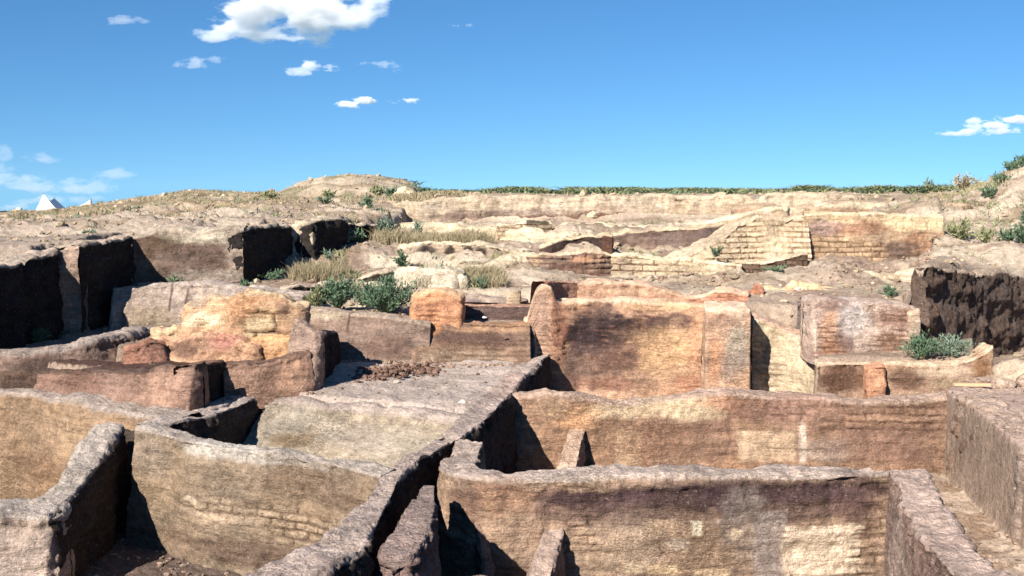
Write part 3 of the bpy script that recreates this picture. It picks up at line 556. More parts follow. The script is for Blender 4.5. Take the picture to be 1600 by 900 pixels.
wall('terrace_face', 'tall black shaded cutting below the terrace, right of the brown one', [P(380, 359, Y=22.95), P(415, 356, Y=24.1), P(457, 352, Y=25.6)], 2.7, thick=.5, col=K(66, 58, 54), topcol=K(190, 170, 148), group=G_TER, crag=.8, cat='earth cutting', r=.05, batter=.02, cap=(1, 0), endround=.1)  # blackness is painted shade, same earth as the lit cuttings
wall('terrace_face', 'short pale strip of cutting between two black ones', [P(455, 351, Y=25.6), P(488, 348, Y=25.55)], 3.2, thick=.4, col=K(212, 190, 160), group=G_TER, crag=.8, cat='earth cutting', r=.05, batter=.05, cap=(0, 1), endround=.1, chip=1.5)
wall('terrace_face', 'long black shaded cutting behind the green weeds', [P(488, 347, Y=25.5), P(540, 345, Y=26.9), P(575, 354, Y=28.2), P(622, 350, Y=29.6)], 3.2, thick=.5, col=K(64, 56, 52), topcol=K(205, 184, 156), group=G_TER, crag=.8, cat='earth cutting', r=.05, batter=.02, cap=(1, 0), endround=.1, topn=.08)  # face colour darkened to stand for its shade
wall('terrace_face', 'black shaded cutting at the left between two narrow lit edges', [P(120, 386, Y=20.5), P(150, 381, Y=21.2), P(208, 371, Y=22.9)], 2.0, thick=.5, col=K(62, 54, 50), topcol=K(184, 162, 142), group=G_TER, crag=.8, cat='earth cutting', r=.05, batter=.02, cap=(0, 0), topn=.06)  # painted near black to read as a face in shadow
wall('terrace_face', 'narrow lit corner of the terrace above the black pit', [P(84, 396, Y=20.45), P(100, 388, Y=20.45), P(122, 386, Y=20.45)], 2.0, thick=.4, col=K(196, 164, 140), group=G_TER, crag=.8, cat='earth cutting', r=.05, batter=.02, cap=(0, 0), chip=1.5)
wall('terrace_face', 'black shaded cutting cut off by the left edge of the picture', [P(-60, 424, Y=17.0), P(-20, 418, Y=17.9), P(30, 412, Y=19.0), P(88, 398, Y=20.4)], 2.0, thick=.5, col=K(58, 52, 48), topcol=K(180, 160, 142), group=G_TER, crag=.8, cat='earth cutting', r=.05, batter=.02, cap=(0, 0), topn=.07, chip=2)  # shadow put into the colour of this face

# ------------------------------------------------------------------ middle: walls behind the plateau
wall('mudbrick_wall', 'grey brown wall with a chalky curved edge below the big green bush', [P(455, 478, Y=20), P(500, 484, Y=19.9), P(545, 487, Y=19.8), P(600, 492, Y=19.7), P(640, 500, Y=19.75), P(672, 508, Y=19.75)],
     1.75, thick=.55, col=K(158, 130, 112), topcol=K(178, 154, 134), group=G_MID, r=.1, batter=.3, topn=.04, cap=(1, 0), paints=[(500, 494, 45, 7, K(212, 190, 158), .5, .9), (470, 500, 14, 20, K(180, 160, 140), .6, .7), (480, 515, 30, 8, K(130, 104, 84), .5, .7), (545, 500, 2.5, 18, K(90, 72, 60), .4, .8), (590, 545, 50, 18, K(138, 106, 90), .6, .7)],
     brick=dict(h=.09, l=.4, dep=.012, lo=.6, jw=.02))
wall('mudbrick_wall', 'brown layered wall left of the tall orange building', [P(640, 506, Y=20.0), P(652, 503, Y=20.05), P(700, 501, Y=20.05), P(760, 505, Y=20.05), P(828, 503, Y=20.05)],
     1.7, thick=.5, col=K(158, 124, 100), topcol=K(180, 136, 104), group=G_MID, r=.06, batter=1.0, topn=.04, cap=(1, 0), endround=.2, paints=[(668, 510, 26, 14, K(226, 152, 98), .5, .9), (770, 513, 70, 5, K(220, 170, 126), .5, .8), (740, 530, 80, 12, K(122, 92, 80), .5, .7), (720, 560, 90, 14, K(190, 162, 132), .6, .6), (700, 545, 60, 8, K(170, 130, 100), .6, .5)],
     brick=dict(h=.085, l=.6, dep=.02, lo=-.3, jw=.018, vj=.3, jcol=K(118, 88, 70)))
wall('burnt_block', 'square orange burnt block left of the tall orange building', [P(652, 462, Y=20.1), P(664, 452, Y=20.1), P(700, 453, Y=20.1), P(716, 462, Y=20.1)], 2.2, thick=.5, col=K(228, 160, 110), topcol=K(226, 178, 134), cat='burnt block', r=.12, batter=.12, chip=1.6, endround=.25, paints=[(690, 485, 24, 12, K(205, 140, 100), .6, .6)], brick=dict(h=.09, l=.5, dep=.015, lo=.1, vj=.2, jw=.016, jcol=K(150, 95, 66)))
wall('mudbrick_wall', 'dark grey recessed wall between two orange masses', [P(712, 478, Y=21.0), P(760, 477, Y=21.0), P(836, 477, Y=20.9)], 2.2, thick=.4, col=K(112, 90, 84), topcol=K(170, 130, 108), group=G_MID, r=.04, batter=.03, topn=.02, cap=(0, 0))
wall('mudbrick_wall', 'slumped grey bank above the dark recessed wall', [P(700, 452, Y=22.0), P(740, 462, Y=21.9), P(790, 466, Y=21.8)], 2.7, thick=.8, col=K(166, 138, 128), topcol=K(190, 166, 146), group=G_MID, r=.2, batter=.3, topn=.08, paints=[(735, 468, 26, 6, K(130, 108, 112), .6, .7)])
wall('mudbrick_wall', 'small square pillar left of the tall orange building', [P(794, 456, Y=21.3), P(812, 454, Y=21.3)], 2.6, thick=.25, col=K(200, 172, 140), group=G_MID, r=.04, batter=.03, endround=.15)

# the tall orange building
CA = 'burnt wall'; GC = 'walls of the tall orange building'
wall('burnt_wall', 'great orange wall with a big soot stain and a rounded rise at its left', [P(824, 500, Y=20.2), P(829, 480, Y=20.2), P(838, 452, Y=20.2), P(848, 444, Y=20.2), P(864, 446, Y=20.2), P(872, 466, Y=20.25), P(880, 470, Y=20.3), P(905, 471, Y=20.4), P(1000, 469, Y=20.45), P(1060, 474, Y=20.4), P(1112, 478, Y=20.3)],
     .7, thick=.45, smooth=.05, col=K(224, 174, 136), topcol=K(230, 190, 154), group=GC, cat=CA, r=.1, batter=.2, topn=.04, cap=(1, 0), endround=.15, paints=[(842, 500, 18, 60, K(200, 160, 134), .6, .7), 
     (938, 518, 84, 40, K(96, 74, 68), .4, .95), (905, 566, 60, 34, K(136, 106, 92), .6, .8), (975, 560, 50, 22, K(150, 112, 94), .6, .8), (1045, 504, 48, 14, K(110, 84, 78), .5, .85), (1040, 480, 60, 8, K(240, 190, 140), .6, .8),
     (1040, 550, 50, 40, K(240, 190, 136), .7, .8), (1090, 545, 16, 44, K(228, 168, 124), .6, .7), (950, 600, 60, 12, K(176, 126, 102), .6, .8), (1080, 600, 30, 14, K(206, 144, 110), .6, .8), (880, 600, 30, 20, K(150, 112, 92), .6, .7), (875, 500, 14, 60, K(214, 146, 110), .7, .6)],
     brick=dict(h=.092, l=.5, dep=.022, lo=.02, jw=.016, vj=.35, mf=1.6, jcol=K(150, 104, 78)))
wall('burnt_wall', 'pinkish orange back wall of the tall building', [P(904, 441, Y=22.0), P(960, 442, Y=22.0), P(1020, 446, Y=22), P(1060, 458, Y=22), P(1090, 462, Y=22), P(1112, 453, Y=21.9), P(1168, 455, Y=21.8)],
     2.4, thick=.45, col=K(232, 176, 140), topcol=K(236, 190, 156), group=GC, cat=CA, r=.1, batter=.15, topn=.04, endround=.15, chip=1.4, paints=[(1000, 455, 90, 5, K(245, 196, 150), .6, .7), (1140, 468, 30, 10, K(236, 160, 120), .6, .8)], brick=dict(h=.09, l=.5, dep=.015, lo=0, jw=.018, vj=.3, jcol=K(180, 115, 84)))
wall('burnt_wall', 'short wall linking the rounded corner to the back of the tall building', [P(852, 440, Y=20.9), P(880, 438, Y=21.7), P(908, 441, Y=22.1)], 2.5, thick=.3, col=K(206, 150, 120), group=GC, cat=CA, r=.05, batter=.02, cap=(0, 0))
wall('burnt_wall', 'broad pale and orange buttress at the right end of the tall building', [P(1104, 482, Y=19.4), P(1130, 482, Y=19.35), P(1172, 484, Y=19.3)],
     .9, thick=1.4, col=K(212, 168, 134), topcol=K(226, 188, 156), group=GC, cat=CA, r=.12, batter=.12, both=True, topn=.02, endround=.04, paints=[(1150, 540, 20, 50, K(206, 186, 160), .6, .8), (1145, 570, 20, 22, K(170, 140, 124), .7, .6), (1115, 560, 10, 40, K(228, 164, 118), .6, .8), (1130, 500, 20, 10, K(190, 150, 124), .6, .6)])
wall('mudbrick_wall', 'bright buff wall right of the narrow black slit', [P(1176, 494, Y=20.25), P(1205, 500, Y=20.2), P(1228, 520, Y=20.1), P(1262, 528, Y=19.7), P(1284, 532, Y=19.2)],
     .9, thick=.5, col=K(222, 196, 158), topcol=K(206, 168, 142), group=G_MID, r=.12, batter=.2, topn=.06, cap=(0, 1), endround=.2, chip=1.4, brick=dict(h=.1, l=.45, dep=.012, lo=.2, vj=.5, jcol=K(180, 140, 110)))
wall('burnt_wall', 'stepped pink ledge above the bright buff wall', [P(1176, 492, Y=21.2), P(1215, 484, Y=21.2), P(1262, 492, Y=21.1)], 2.2, thick=.9, col=K(206, 158, 134), topcol=K(212, 170, 146), group=GC, cat=CA, r=.2, batter=.4, topn=.12, chip=2)
wall('burnt_wall', 'thin curled stub of orange wall with a black hollow behind it', [P(1172, 450, Y=22.3), P(1178, 442, Y=22.2), P(1188, 446, Y=22.2)], 2.5, thick=.3, col=K(224, 150, 112), group=GC, cat=CA, r=.06, batter=.04, endround=.4, topn=.04)
wall('burnt_wall', 'knobbly yellow orange ridge above the right hand rooms', [P(1204, 450, Y=22.6), P(1250, 452, Y=22.5), P(1290, 448, Y=22.5), P(1330, 458, Y=22.4), P(1352, 460, Y=22.4)], 2.5, thick=.7, col=K(236, 178, 124), topcol=K(244, 200, 150), group=GC, cat=CA, r=.16, batter=.3, topn=.14, chip=2.6, amp=1.5, crag=.9)
wall('mudbrick_wall', 'thin upright grey slab of plaster between orange rooms', [P(1254, 468, Y=20.4), P(1268, 468, Y=20.4)], 2.0, thick=.4, col=K(160, 140, 130), group=G_MID, r=.05, batter=.05, endround=.08)
GR = 'walls of the right hand rooms'
wall('burnt_wall', 'orange brick wall with a whitewashed middle at the right', [P(1273, 470, Y=19.1), P(1310, 470, Y=19.1), P(1345, 470, Y=19.1), P(1400, 474, Y=19.1), P(1430, 478, Y=19.15)],
     1.9, thick=.8, col=K(226, 190, 164), topcol=K(206, 176, 158), group=GR, cat=CA, r=.08, batter=.25, topn=.04, endround=.1, paints=[
     (1296, 512, 20, 36, K(226, 172, 132), .6, .8), (1302, 545, 22, 18, K(216, 156, 116), .6, .8), (1300, 478, 30, 10, K(170, 136, 122), .6, .8), (1335, 500, 24, 30, K(234, 214, 200), .5, .9), (1320, 535, 14, 14, K(150, 120, 110), .7, .8), (1355, 530, 22, 24, K(232, 200, 176), .5, .8), (1400, 500, 34, 18, K(176, 134, 112), .6, .8), (1388, 535, 26, 18, K(168, 128, 100), .5, .8), (1430, 510, 20, 14, K(214, 176, 152), .6, .7)],
     brick=dict(h=.085, l=.4, dep=.02, lo=.8, jw=.018, vj=.7, jcol=K(126, 88, 68), regions=[(1388, 535, 30, 20), (1398, 495, 24, 10), (1296, 530, 22, 30)]))
V = wall('mudbrick_wall', 'low wall with a pale shelf top and hollows painted dark in its face at the right', [P(1286, 566, Y=18.2), P(1330, 566, Y=18.2), P(1400, 568, Y=18.1), P(1470, 570, Y=18.0), P(1510, 566, Y=17.95), P(1535, 556, Y=17.9), P(1552, 543, Y=17.9)],
     1.2, thick=.5, col=K(176, 140, 112), topcol=K(214, 182, 150), group=GR, r=.06, batter=.12, topn=.02, endround=.1, paints=[
     (1320, 592, 38, 22, K(112, 80, 62), .4, .9), (1420, 595, 34, 20, K(122, 90, 72), .6, .9), (1480, 582, 50, 10, K(216, 184, 150), .6, .8), (1535, 580, 16, 30, K(150, 108, 72), .6, .8), (1490, 602, 26, 8, K(190, 160, 124), .5, .7)])  # dark patches painted as the shade of recesses in the face
wall('pilaster', 'orange pilaster', [P(1360, 573, Y=17.92), P(1382, 573, Y=17.92)], 1.2, thick=.3, parent=V, cap=(1, 1), endround=.15, smooth=0, r=.04, batter=.03, topn=.02, chip=.8, col=K(206, 148, 112))
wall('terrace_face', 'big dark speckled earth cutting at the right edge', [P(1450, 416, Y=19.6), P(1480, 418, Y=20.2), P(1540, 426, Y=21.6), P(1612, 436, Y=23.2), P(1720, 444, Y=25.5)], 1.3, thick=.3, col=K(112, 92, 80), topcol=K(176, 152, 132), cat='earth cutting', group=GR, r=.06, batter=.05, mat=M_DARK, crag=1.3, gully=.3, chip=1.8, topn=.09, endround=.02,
     paints=[(1458, 520, 5, 50, K(140, 104, 76), .5, .7)])
wall('mudbrick_wall', 'pale upright lump of wall wedged beside the dark cutting', [P(1424, 486, Y=19.0), P(1438, 482, Y=19.0)], 1.9, thick=.3, col=K(206, 176, 146), group=GR, r=.08, chip=1.6, endround=.1, batter=.1)
wall('mudbrick_wall', 'sloping spur of grey earth left of the dark cutting', [P(1380, 472, Y=21.9), P(1408, 458, Y=21.6), P(1430, 442, Y=21.2), P(1438, 434, Y=20.9)], 2.4, cap=(1, 0), thick=.35, col=K(190, 166, 146), group=GR, r=.12, batter=.25, topn=.05, chip=1.3)

# ------------------------------------------------------------------ brick walls behind
WB = dict(h=.145, l=.52, dep=.035, jw=.018, col=K(232, 206, 166), cs=.65, jcol=K(128, 92, 64))
wall('brick_wall', 'low wall of large cream bricks with dark joints in front of the stepped brick slope', [P(955, 398, Y=25.2), P(985, 396, Y=25.1), P(1020, 404, Y=25), P(1080, 408, Y=24.9), P(1125, 412, Y=24.9), P(1159, 414, Y=24.8)],
     2.6, thick=.7, col=K(226, 198, 156), topcol=K(236, 210, 172), group=G_BACK, cat='brick wall', sp=.02, r=.06, batter=.15, topn=.04, cap=(0, 0), paints=[(965, 418, 40, 14, K(120, 94, 86), .6, .9), (1010, 434, 40, 6, K(140, 112, 104), .6, .7)], brick=dict(WB, lo=-.35))
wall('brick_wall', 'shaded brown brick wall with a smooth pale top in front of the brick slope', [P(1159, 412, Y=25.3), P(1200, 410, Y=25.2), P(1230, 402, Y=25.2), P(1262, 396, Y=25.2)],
     2.4, thick=.6, col=K(128, 100, 78), topcol=K(232, 206, 170), group=G_BACK, cat='brick wall', sp=.02, r=.05, batter=.06, topn=.03, endround=.04, brick=dict(WB, lo=-2, h=.11, l=.4, dep=.025, col=K(138, 110, 88), jcol=K(84, 64, 52)))  # shade of the front painted as dark brick and joint colours
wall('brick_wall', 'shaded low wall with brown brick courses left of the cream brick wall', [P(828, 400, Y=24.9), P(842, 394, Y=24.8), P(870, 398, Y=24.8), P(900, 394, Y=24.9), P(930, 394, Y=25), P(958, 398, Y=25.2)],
     2.6, thick=.6, col=K(140, 106, 90), topcol=K(232, 200, 164), group=G_BACK, cat='brick wall', sp=.022, r=.06, batter=.1, topn=.04, cap=(1, 0), paints=[(835, 408, 10, 12, K(216, 176, 132), .6, .8), (915, 404, 40, 5, K(214, 158, 116), .6, .8)], brick=dict(WB, h=.12, lo=-.3, dep=.03, cs=.2, jcol=K(96, 70, 62), vj=.4))  # shaded look comes from the darker front colour
wall('brick_wall', 'slope of cream bricks rising in steps at the left of the great brick face', [P(1060, 404, Y=26.0), P(1090, 392, Y=26.2), P(1120, 374, Y=26.4), P(1160, 350, Y=26.7), P(1200, 342, Y=26.8), P(1262, 334, Y=26.8)],
     2.4, thick=.8, col=K(218, 190, 152), topcol=K(210, 184, 152), group=G_BACK, cat='brick wall', sp=.025, r=.08, batter=.95, topn=.13, crag=.45, cap=(1, 0), brick=dict(WB, lo=-.3, h=.125, l=.46, dep=.05, jcol=K(168, 128, 92)))
wall('brick_wall', 'great brown and cream brick face below the skyline at the right', [P(1256, 336, Y=26.8), P(1300, 334, Y=26.8), P(1370, 334, Y=26.8), P(1430, 335, Y=26.8), P(1474, 337, Y=26.8)],
     2.4, thick=.6, col=K(206, 168, 128), topcol=K(238, 212, 172), group=G_BACK, cat='brick wall', sp=.025, r=.06, batter=.3, topn=.04, cap=(0, 1), endround=.08, paints=[
     (1420, 350, 50, 14, K(246, 212, 160), .5, .95), (1320, 345, 60, 7, K(240, 206, 158), .5, .8), (1290, 360, 34, 14, K(176, 146, 138), .6, .8), (1350, 358, 40, 12, K(176, 124, 90), .6, .8), (1440, 380, 34, 18, K(178, 130, 96), .5, .8), (1400, 395, 40, 16, K(118, 92, 78), .6, .9), (1285, 418, 24, 12, K(140, 108, 96), .4, .9), (1340, 420, 60, 8, K(130, 100, 80), .6, .7)],
     brick=dict(WB, lo=.9, h=.13, l=.42, dep=.035, col=K(214, 176, 134), regions=[(1290, 395, 40, 24), (1345, 400, 40, 22)]))
wall('mudbrick_wall', 'low pale bench of earth in front of the great brick face', [P(1270, 432, Y=24.6), P(1330, 428, Y=24.6), P(1385, 430, Y=24.5), P(1430, 420, Y=24.3)], 2.5, thick=.7, col=K(222, 194, 160), group=G_BACK, crag=.9, r=.12, batter=.2, topn=.05)
wall('mudbrick_wall', 'box shaped wall with a dark hollow above the shaded brick courses', [P(858, 384, Y=26.4), P(880, 374, Y=26.6), P(915, 369, Y=26.8), P(944, 369, Y=26.6)], 3.1, thick=.3, col=K(90, 72, 66), topcol=K(226, 196, 158), group=G_BACK, crag=.9, r=.05, batter=.02, topn=.03)  # dark front colour paints the shade inside the box
wall('mudbrick_wall', 'narrow orange end post beside the dark hollow', [P(944, 369, Y=26.1), P(956, 372, Y=26.1)], 2.9, thick=.5, col=K(120, 84, 66), topcol=K(226, 196, 158), group=G_BACK, crag=.9, r=.04, batter=.02, endround=.1)
wall('mudbrick_wall', 'small stepped brick stub with a dark right end', [P(778, 351, Y=29.5), P(815, 348, Y=29.5), P(822, 348, Y=29.5), P(862, 350, Y=29.6)], 3.5, thick=.4, col=K(196, 168, 132), topcol=K(240, 216, 174), group=G_BACK, crag=.9, sp=.03, r=.04, batter=.08, topn=.03, endround=.1, paints=[(840, 354, 20, 8, K(74, 62, 56), -.2, .9)], brick=dict(WB, lo=-1, h=.11, l=.4, cs=.4))
wall('mudbrick_wall', 'low wall with ragged dark hollows painted along its face left of centre', [P(640, 386, Y=26.2), P(655, 380, Y=26.2), P(700, 380, Y=26.2), P(760, 382, Y=26.1), P(800, 392, Y=25.9)], 3.0, thick=.6, col=K(196, 168, 138), topcol=K(228, 204, 170), group=G_BACK, crag=.9, sp=.03, r=.06, batter=.1, topn=.05, gully=3, chip=2.5, paints=[(668, 392, 14, 10, K(70, 58, 50), .6, .9), (700, 392, 8, 10, K(74, 62, 52), .6, .9), (728, 390, 10, 8, K(60, 54, 46), .6, .9), (750, 394, 12, 8, K(86, 70, 58), .6, .9)])  # dark ellipses painted in place of hollows
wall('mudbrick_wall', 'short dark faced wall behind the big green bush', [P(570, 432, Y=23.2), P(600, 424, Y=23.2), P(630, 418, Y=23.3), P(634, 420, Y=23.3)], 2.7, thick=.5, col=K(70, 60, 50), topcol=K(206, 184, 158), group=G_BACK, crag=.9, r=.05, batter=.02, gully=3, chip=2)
wall('mudbrick_wall', 'pale spur of wall right of the short dark faced wall', [P(630, 418, Y=23.0), P(655, 420, Y=22.9), P(700, 424, Y=22.8)], 2.6, thick=.6, col=K(216, 196, 168), group=G_BACK, crag=.9, r=.1, batter=.3, topn=.06)
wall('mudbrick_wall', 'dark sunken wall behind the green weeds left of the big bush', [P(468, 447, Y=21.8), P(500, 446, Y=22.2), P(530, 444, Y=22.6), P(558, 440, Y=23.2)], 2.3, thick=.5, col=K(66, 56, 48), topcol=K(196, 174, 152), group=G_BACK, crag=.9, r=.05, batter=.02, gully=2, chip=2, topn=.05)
wall('mudbrick_wall', 'sunlit white bank curving beside the dry grass', [P(700, 422, Y=23.8), P(760, 420, Y=23.9), P(800, 404, Y=24.6), P(835, 396, Y=24.9)], 2.7, thick=.7, col=K(232, 208, 172), group=G_BACK, crag=.9, r=.2, batter=.5, topn=.06, chip=1.5)
wall('mudbrick_wall', 'cream crest of earth between the grass strip and the brick stub', [P(640, 352, Y=30.3), P(700, 350, Y=30.3), P(760, 354, Y=30.0), P(830, 364, Y=28.6), P(870, 366, Y=28.2)], 3.3, thick=.8, col=K(226, 202, 164), group=G_BACK, crag=.9, r=.2, batter=.4, topn=.06)
wall('mudbrick_wall', 'pale winding bank crossing below the long back terrace', [P(868, 352, Y=30.2), P(930, 352, Y=30.2), P(1000, 354, Y=30.0), P(1080, 346, Y=29.8), P(1150, 338, Y=29.4), P(1210, 326, Y=29.0)], 3.3, thick=.7, col=K(212, 182, 146), topcol=K(236, 212, 174), group=G_BACK, crag=.9, r=.12, batter=.4, topn=.07, chip=1.5)
wall('mudbrick_wall', 'shaded mauve bank below the winding pale one', [P(950, 364, Y=28.2), P(1010, 362, Y=28.2), P(1060, 358, Y=28.1), P(1130, 350, Y=28.0)], 2.9, thick=.5, col=K(140, 114, 100), topcol=K(214, 188, 152), group=G_BACK, crag=.9, r=.08, batter=.15, topn=.06, paints=[(1110, 368, 40, 8, K(120, 100, 92), .6, .7)])  # front painted darker than the top to look shaded
wall('terrace_face', 'long pale terrace edge below the green skyline with a brown lower band', [P(628, 318, Y=34.6), P(700, 312, Y=34.6), P(760, 309, Y=34.6), P(870, 308, Y=34.6), P(1000, 307, Y=34.6), P(1130, 306, Y=34.6), P(1230, 306, Y=34.4), P(1330, 305, Y=34.2)],
     3.5, thick=.6, col=K(214, 188, 156), topcol=K(206, 182, 152), cat='earth cutting', crag=.8, sp=.05, r=.12, batter=.25, topn=.12, chip=2, gully=2, cap=(1, 1), paints=[
     (838, 338, 30, 12, K(146, 112, 94), .3, .95), (930, 340, 60, 11, K(150, 116, 96), .4, .9), (1030, 341, 90, 10, K(144, 112, 94), .4, .9), (740, 340, 64, 12, K(150, 124, 106), .4, .9), (800, 332, 90, 5, K(186, 162, 140), .6, .8), (950, 325, 40, 4, K(190, 160, 130), .6, .6), (1100, 330, 60, 7, K(200, 170, 136), .6, .6)])
wall('terrace_face', 'brown earth bank with cream patches above the great brick face', [P(1180, 322, Y=31.5), P(1260, 320, Y=31.5), P(1340, 314, Y=31.5), P(1420, 318, Y=31.5), P(1482, 322, Y=31)], 3.6, thick=1.2, col=K(190, 154, 122), topcol=K(190, 160, 130), cat='earth cutting', sp=.05, r=.2, batter=.5, topn=.12, chip=2, paints=[(1340, 320, 60, 6, K(240, 216, 176), .5, .9), (1240, 328, 40, 5, K(236, 208, 166), .5, .8)])
# ------------------------------------------------------------------ loose things
def ico(n=1):
    import bmesh
    bm = bmesh.new(); bmesh.ops.create_icosphere(bm, subdivisions=n, radius=1)
    V = np.array([v.co[:] for v in bm.verts]); F = np.array([[v.index for v in f.verts] for f in bm.faces]); bm.free(); return V, F
IV1, IF1 = ico(1); IV2, IF2 = ico(2); IV3, IF3 = ico(4)
def stone(name, label, cat, px, py, Y, size, col, group=None, sq=(1, .8, .6), z=None, seed=0):
    p = P(px, py, Y=Y); zz = z if z is not None else gz(p[0], p[1])
    V = IV3*np.array(sq)
    V = V*(1+.28*fbm(IV3*1.3+seed*3.1, 3, 40+seed)+.06*fbm(IV3*5+seed, 2, 50+seed))[:, None]
    V[:, 2] = np.maximum(V[:, 2], -.35*sq[2]); V = V*size*.5
    V += np.array([p[0], p[1], zz+.25*sq[2]*size*.5])
    return mesh_obj(name, V, IF3, M_SOIL, np.tile(col, (len(V), 1))*(1+.15*fbm(V*6, 2, seed))[:, None], label, cat, group)
GS = 'pale stones lying about the dig'
stone('stone', 'small white stone by the end of the clod heap on the open floor', 'stone', 620, 602, 17.2, .11, K(235, 215, 195), GS, seed=1)
stone('stone', 'white stone lying by the diagonal wall on the open floor', 'stone', 724, 633, 15.5, .13, K(240, 225, 205), GS, seed=2)
stone('stone', 'flat whitish stone beside the white stone near the diagonal wall', 'stone', 731, 634, 15.55, .12, K(215, 190, 170), GS, sq=(1, .8, .4), seed=3)
stone('stone', 'cream lump of stone in the dry grass above the orange block', 'stone', 723, 447, 22.9, .45, K(240, 222, 185), GS, sq=(.7, .6, 1), seed=4)
stone('stone', 'small white stone on the pink ledge above the buff wall', 'stone', 1246, 478, 21.6, .14, K(245, 235, 220), GS, seed=5, z=2.95)
stone('stone', 'white pebble lying in front of the dark recessed wall', 'stone', 757, 497, 19.2, .08, K(245, 240, 235), GS, seed=6, z=2.68)
stone('boulder', 'big pale boulder of fallen earth right of the brown wall end', 'boulder', 1588, 592, 17.5, .75, K(214, 186, 156), 'fallen boulders at the right edge', sq=(1, .8, .75), seed=7)
stone('boulder', 'smaller cracked boulder leaning below the big pale one', 'boulder', 1568, 604, 17.0, .38, K(200, 172, 146), 'fallen boulders at the right edge', seed=8)
stone('boulder', 'pale boulder cut off by the right edge of the picture', 'boulder', 1612, 603, 17.1, .5, K(196, 166, 140), 'fallen boulders at the right edge', seed=9)
stone('boulder', 'round cream boulder among shrubs right of the hump', 'boulder', 632, 313, 44, .9, K(236, 212, 170), None, seed=10)

def scatter(name, label, cat, spots, col, mat=M_SOIL, shape=(1, .8, .6)):
    Vs, Fs, Cs = [], [], []; off = 0
    for (x, y, z, sz) in spots:
        k = RNG.normal(size=3)*.25+1; V = IV1*(1+.35*RNG.uniform(-1, 1, (len(IV1), 1)))*np.array(shape)*k*sz*.5
        a = RNG.uniform(0, 6.3); c_, s_ = math.cos(a), math.sin(a)
        V = np.stack([V[:, 0]*c_-V[:, 1]*s_, V[:, 0]*s_+V[:, 1]*c_, V[:, 2]], 1)+[x, y, z+sz*.12]
        Vs.append(V); Fs.append(IF1+off); off += len(V); Cs.append(np.tile(np.array(col)*RNG.uniform(.6, 1.25), (len(V), 1)))
    o = mesh_obj(name, np.concatenate(Vs), np.concatenate(Fs), mat, np.clip(np.concatenate(Cs), 0, .9), label, cat, smooth=False, kind='stuff')
    return o
def area_spots(n, pxr, Yr, szr, accept=None):
    out = []
    while len(out) < n:
        px = RNG.uniform(*pxr); Y = RNG.uniform(*Yr); x = (px-800)/FPX*Y
        if accept and not accept(px, Y): n -= .3; continue
        out.append((x, Y, gz(x, Y), RNG.uniform(*szr)**1.0*(1 if RNG.random() < .9 else 2)))
    return out
sp = []
for _ in range(420):
    t = RNG.random(); px = 560+120*t+RNG.normal()*10; Y = 18.3+.7*t*RNG.random()-1.1*(1-t)*RNG.random()+RNG.normal()*.2; x = (px-800)/FPX*Y
    sp.append((x, Y, gz(x, Y)+RNG.random()*.12*max(0, 1-abs(t-.5)*2.5), RNG.uniform(.03, .12)))
scatter('clod_heap', 'loose heap of small reddish clods on the open floor before the orange wall', 'earth clods', sp, K(158, 122, 102))
scatter('loose_clods', 'small clods and stones scattered over the near floors and surfaces', 'earth clods', area_spots(700, (-50, 830), (14.6, 19.5), (.012, .045))+area_spots(1100, (1380, 1700), (9, 18), (.015, .07))+area_spots(300, (60, 500), (11.5, 13.8), (.02, .09)), K(180, 152, 130))
scatter('loose_clods', 'small clods and stones scattered over the terraces behind', 'earth clods', area_spots(2600, (-50, 1650), (20.8, 34), (.03, .12))+area_spots(1300, (-50, 1650), (34, 60), (.06, .22)), K(206, 180, 146))

def base_spots(n, a, b, sz):
    A, B = P(*a[:2], Y=a[2]), P(*b[:2], Y=b[2]); out = []
    for _ in range(n):
        t = RNG.random(); q = A*(1-t)+B*t; y = q[1]-abs(RNG.normal())*.14; x = q[0]+RNG.normal()*.05; out.append((x, y, gz(x, y), RNG.uniform(.02, 1)**2*sz+.02))
    return out
scatter('fallen_crumbs', 'crumbs of mudbrick fallen along the feet of the walls', 'earth clods',
        base_spots(160, (350, 0, 16.0), (485, 0, 16.5), .09)+base_spots(160, (655, 0, 19.0), (825, 0, 19.0), .09)+base_spots(120, (500, 0, 19.5), (640, 0, 19.3), .09)+base_spots(90, (75, 0, 16.4), (300, 0, 15.0), .08)+base_spots(120, (1500, 0, 17.6), (1560, 0, 17.6), .1)+base_spots(200, (1300, 0, 24.3), (1470, 0, 26.2), .14)+base_spots(160, (960, 0, 24.6), (1160, 0, 24.4), .12)+base_spots(140, (215, 0, 22.7), (380, 0, 22.7), .14)+base_spots(100, (400, 0, 9.5), (230, 0, 13.4), .08), K(190, 158, 134))
# wooden plank
def box(c, s, rot=0):
    V = np.array([[i, j, k] for i in (-.5, .5) for j in (-.5, .5) for k in (-.5, .5)])*np.array(s)
    a, b = math.cos(rot), math.sin(rot); V = np.stack([V[:, 0]*a-V[:, 1]*b, V[:, 0]*b+V[:, 1]*a, V[:, 2]], 1)+np.array(c)
    F = np.array([[0, 1, 3, 2], [4, 6, 7, 5], [0, 4, 5, 1], [2, 3, 7, 6], [0, 2, 6, 4], [1, 5, 7, 3]]); return V, F
M_WOOD = simple_mat('pale_wood', K(226, 188, 140), .7, .15, 30)
p = P(1518, 616, Y=16.9); zz = max(gz(p[0]-.2, p[1]), gz(p[0]+.2, p[1]), gz(p[0], p[1]))
V, F = box([p[0], p[1], zz+.035], [.56, .10, .045], -.05)
o = mesh_obj('plank', V, F, M_WOOD, None, 'short pale wooden plank lying on the ledge at the right', 'plank', smooth=False)
bv = o.modifiers.new('bevel', 'BEVEL'); bv.width = .006; bv.segments = 2

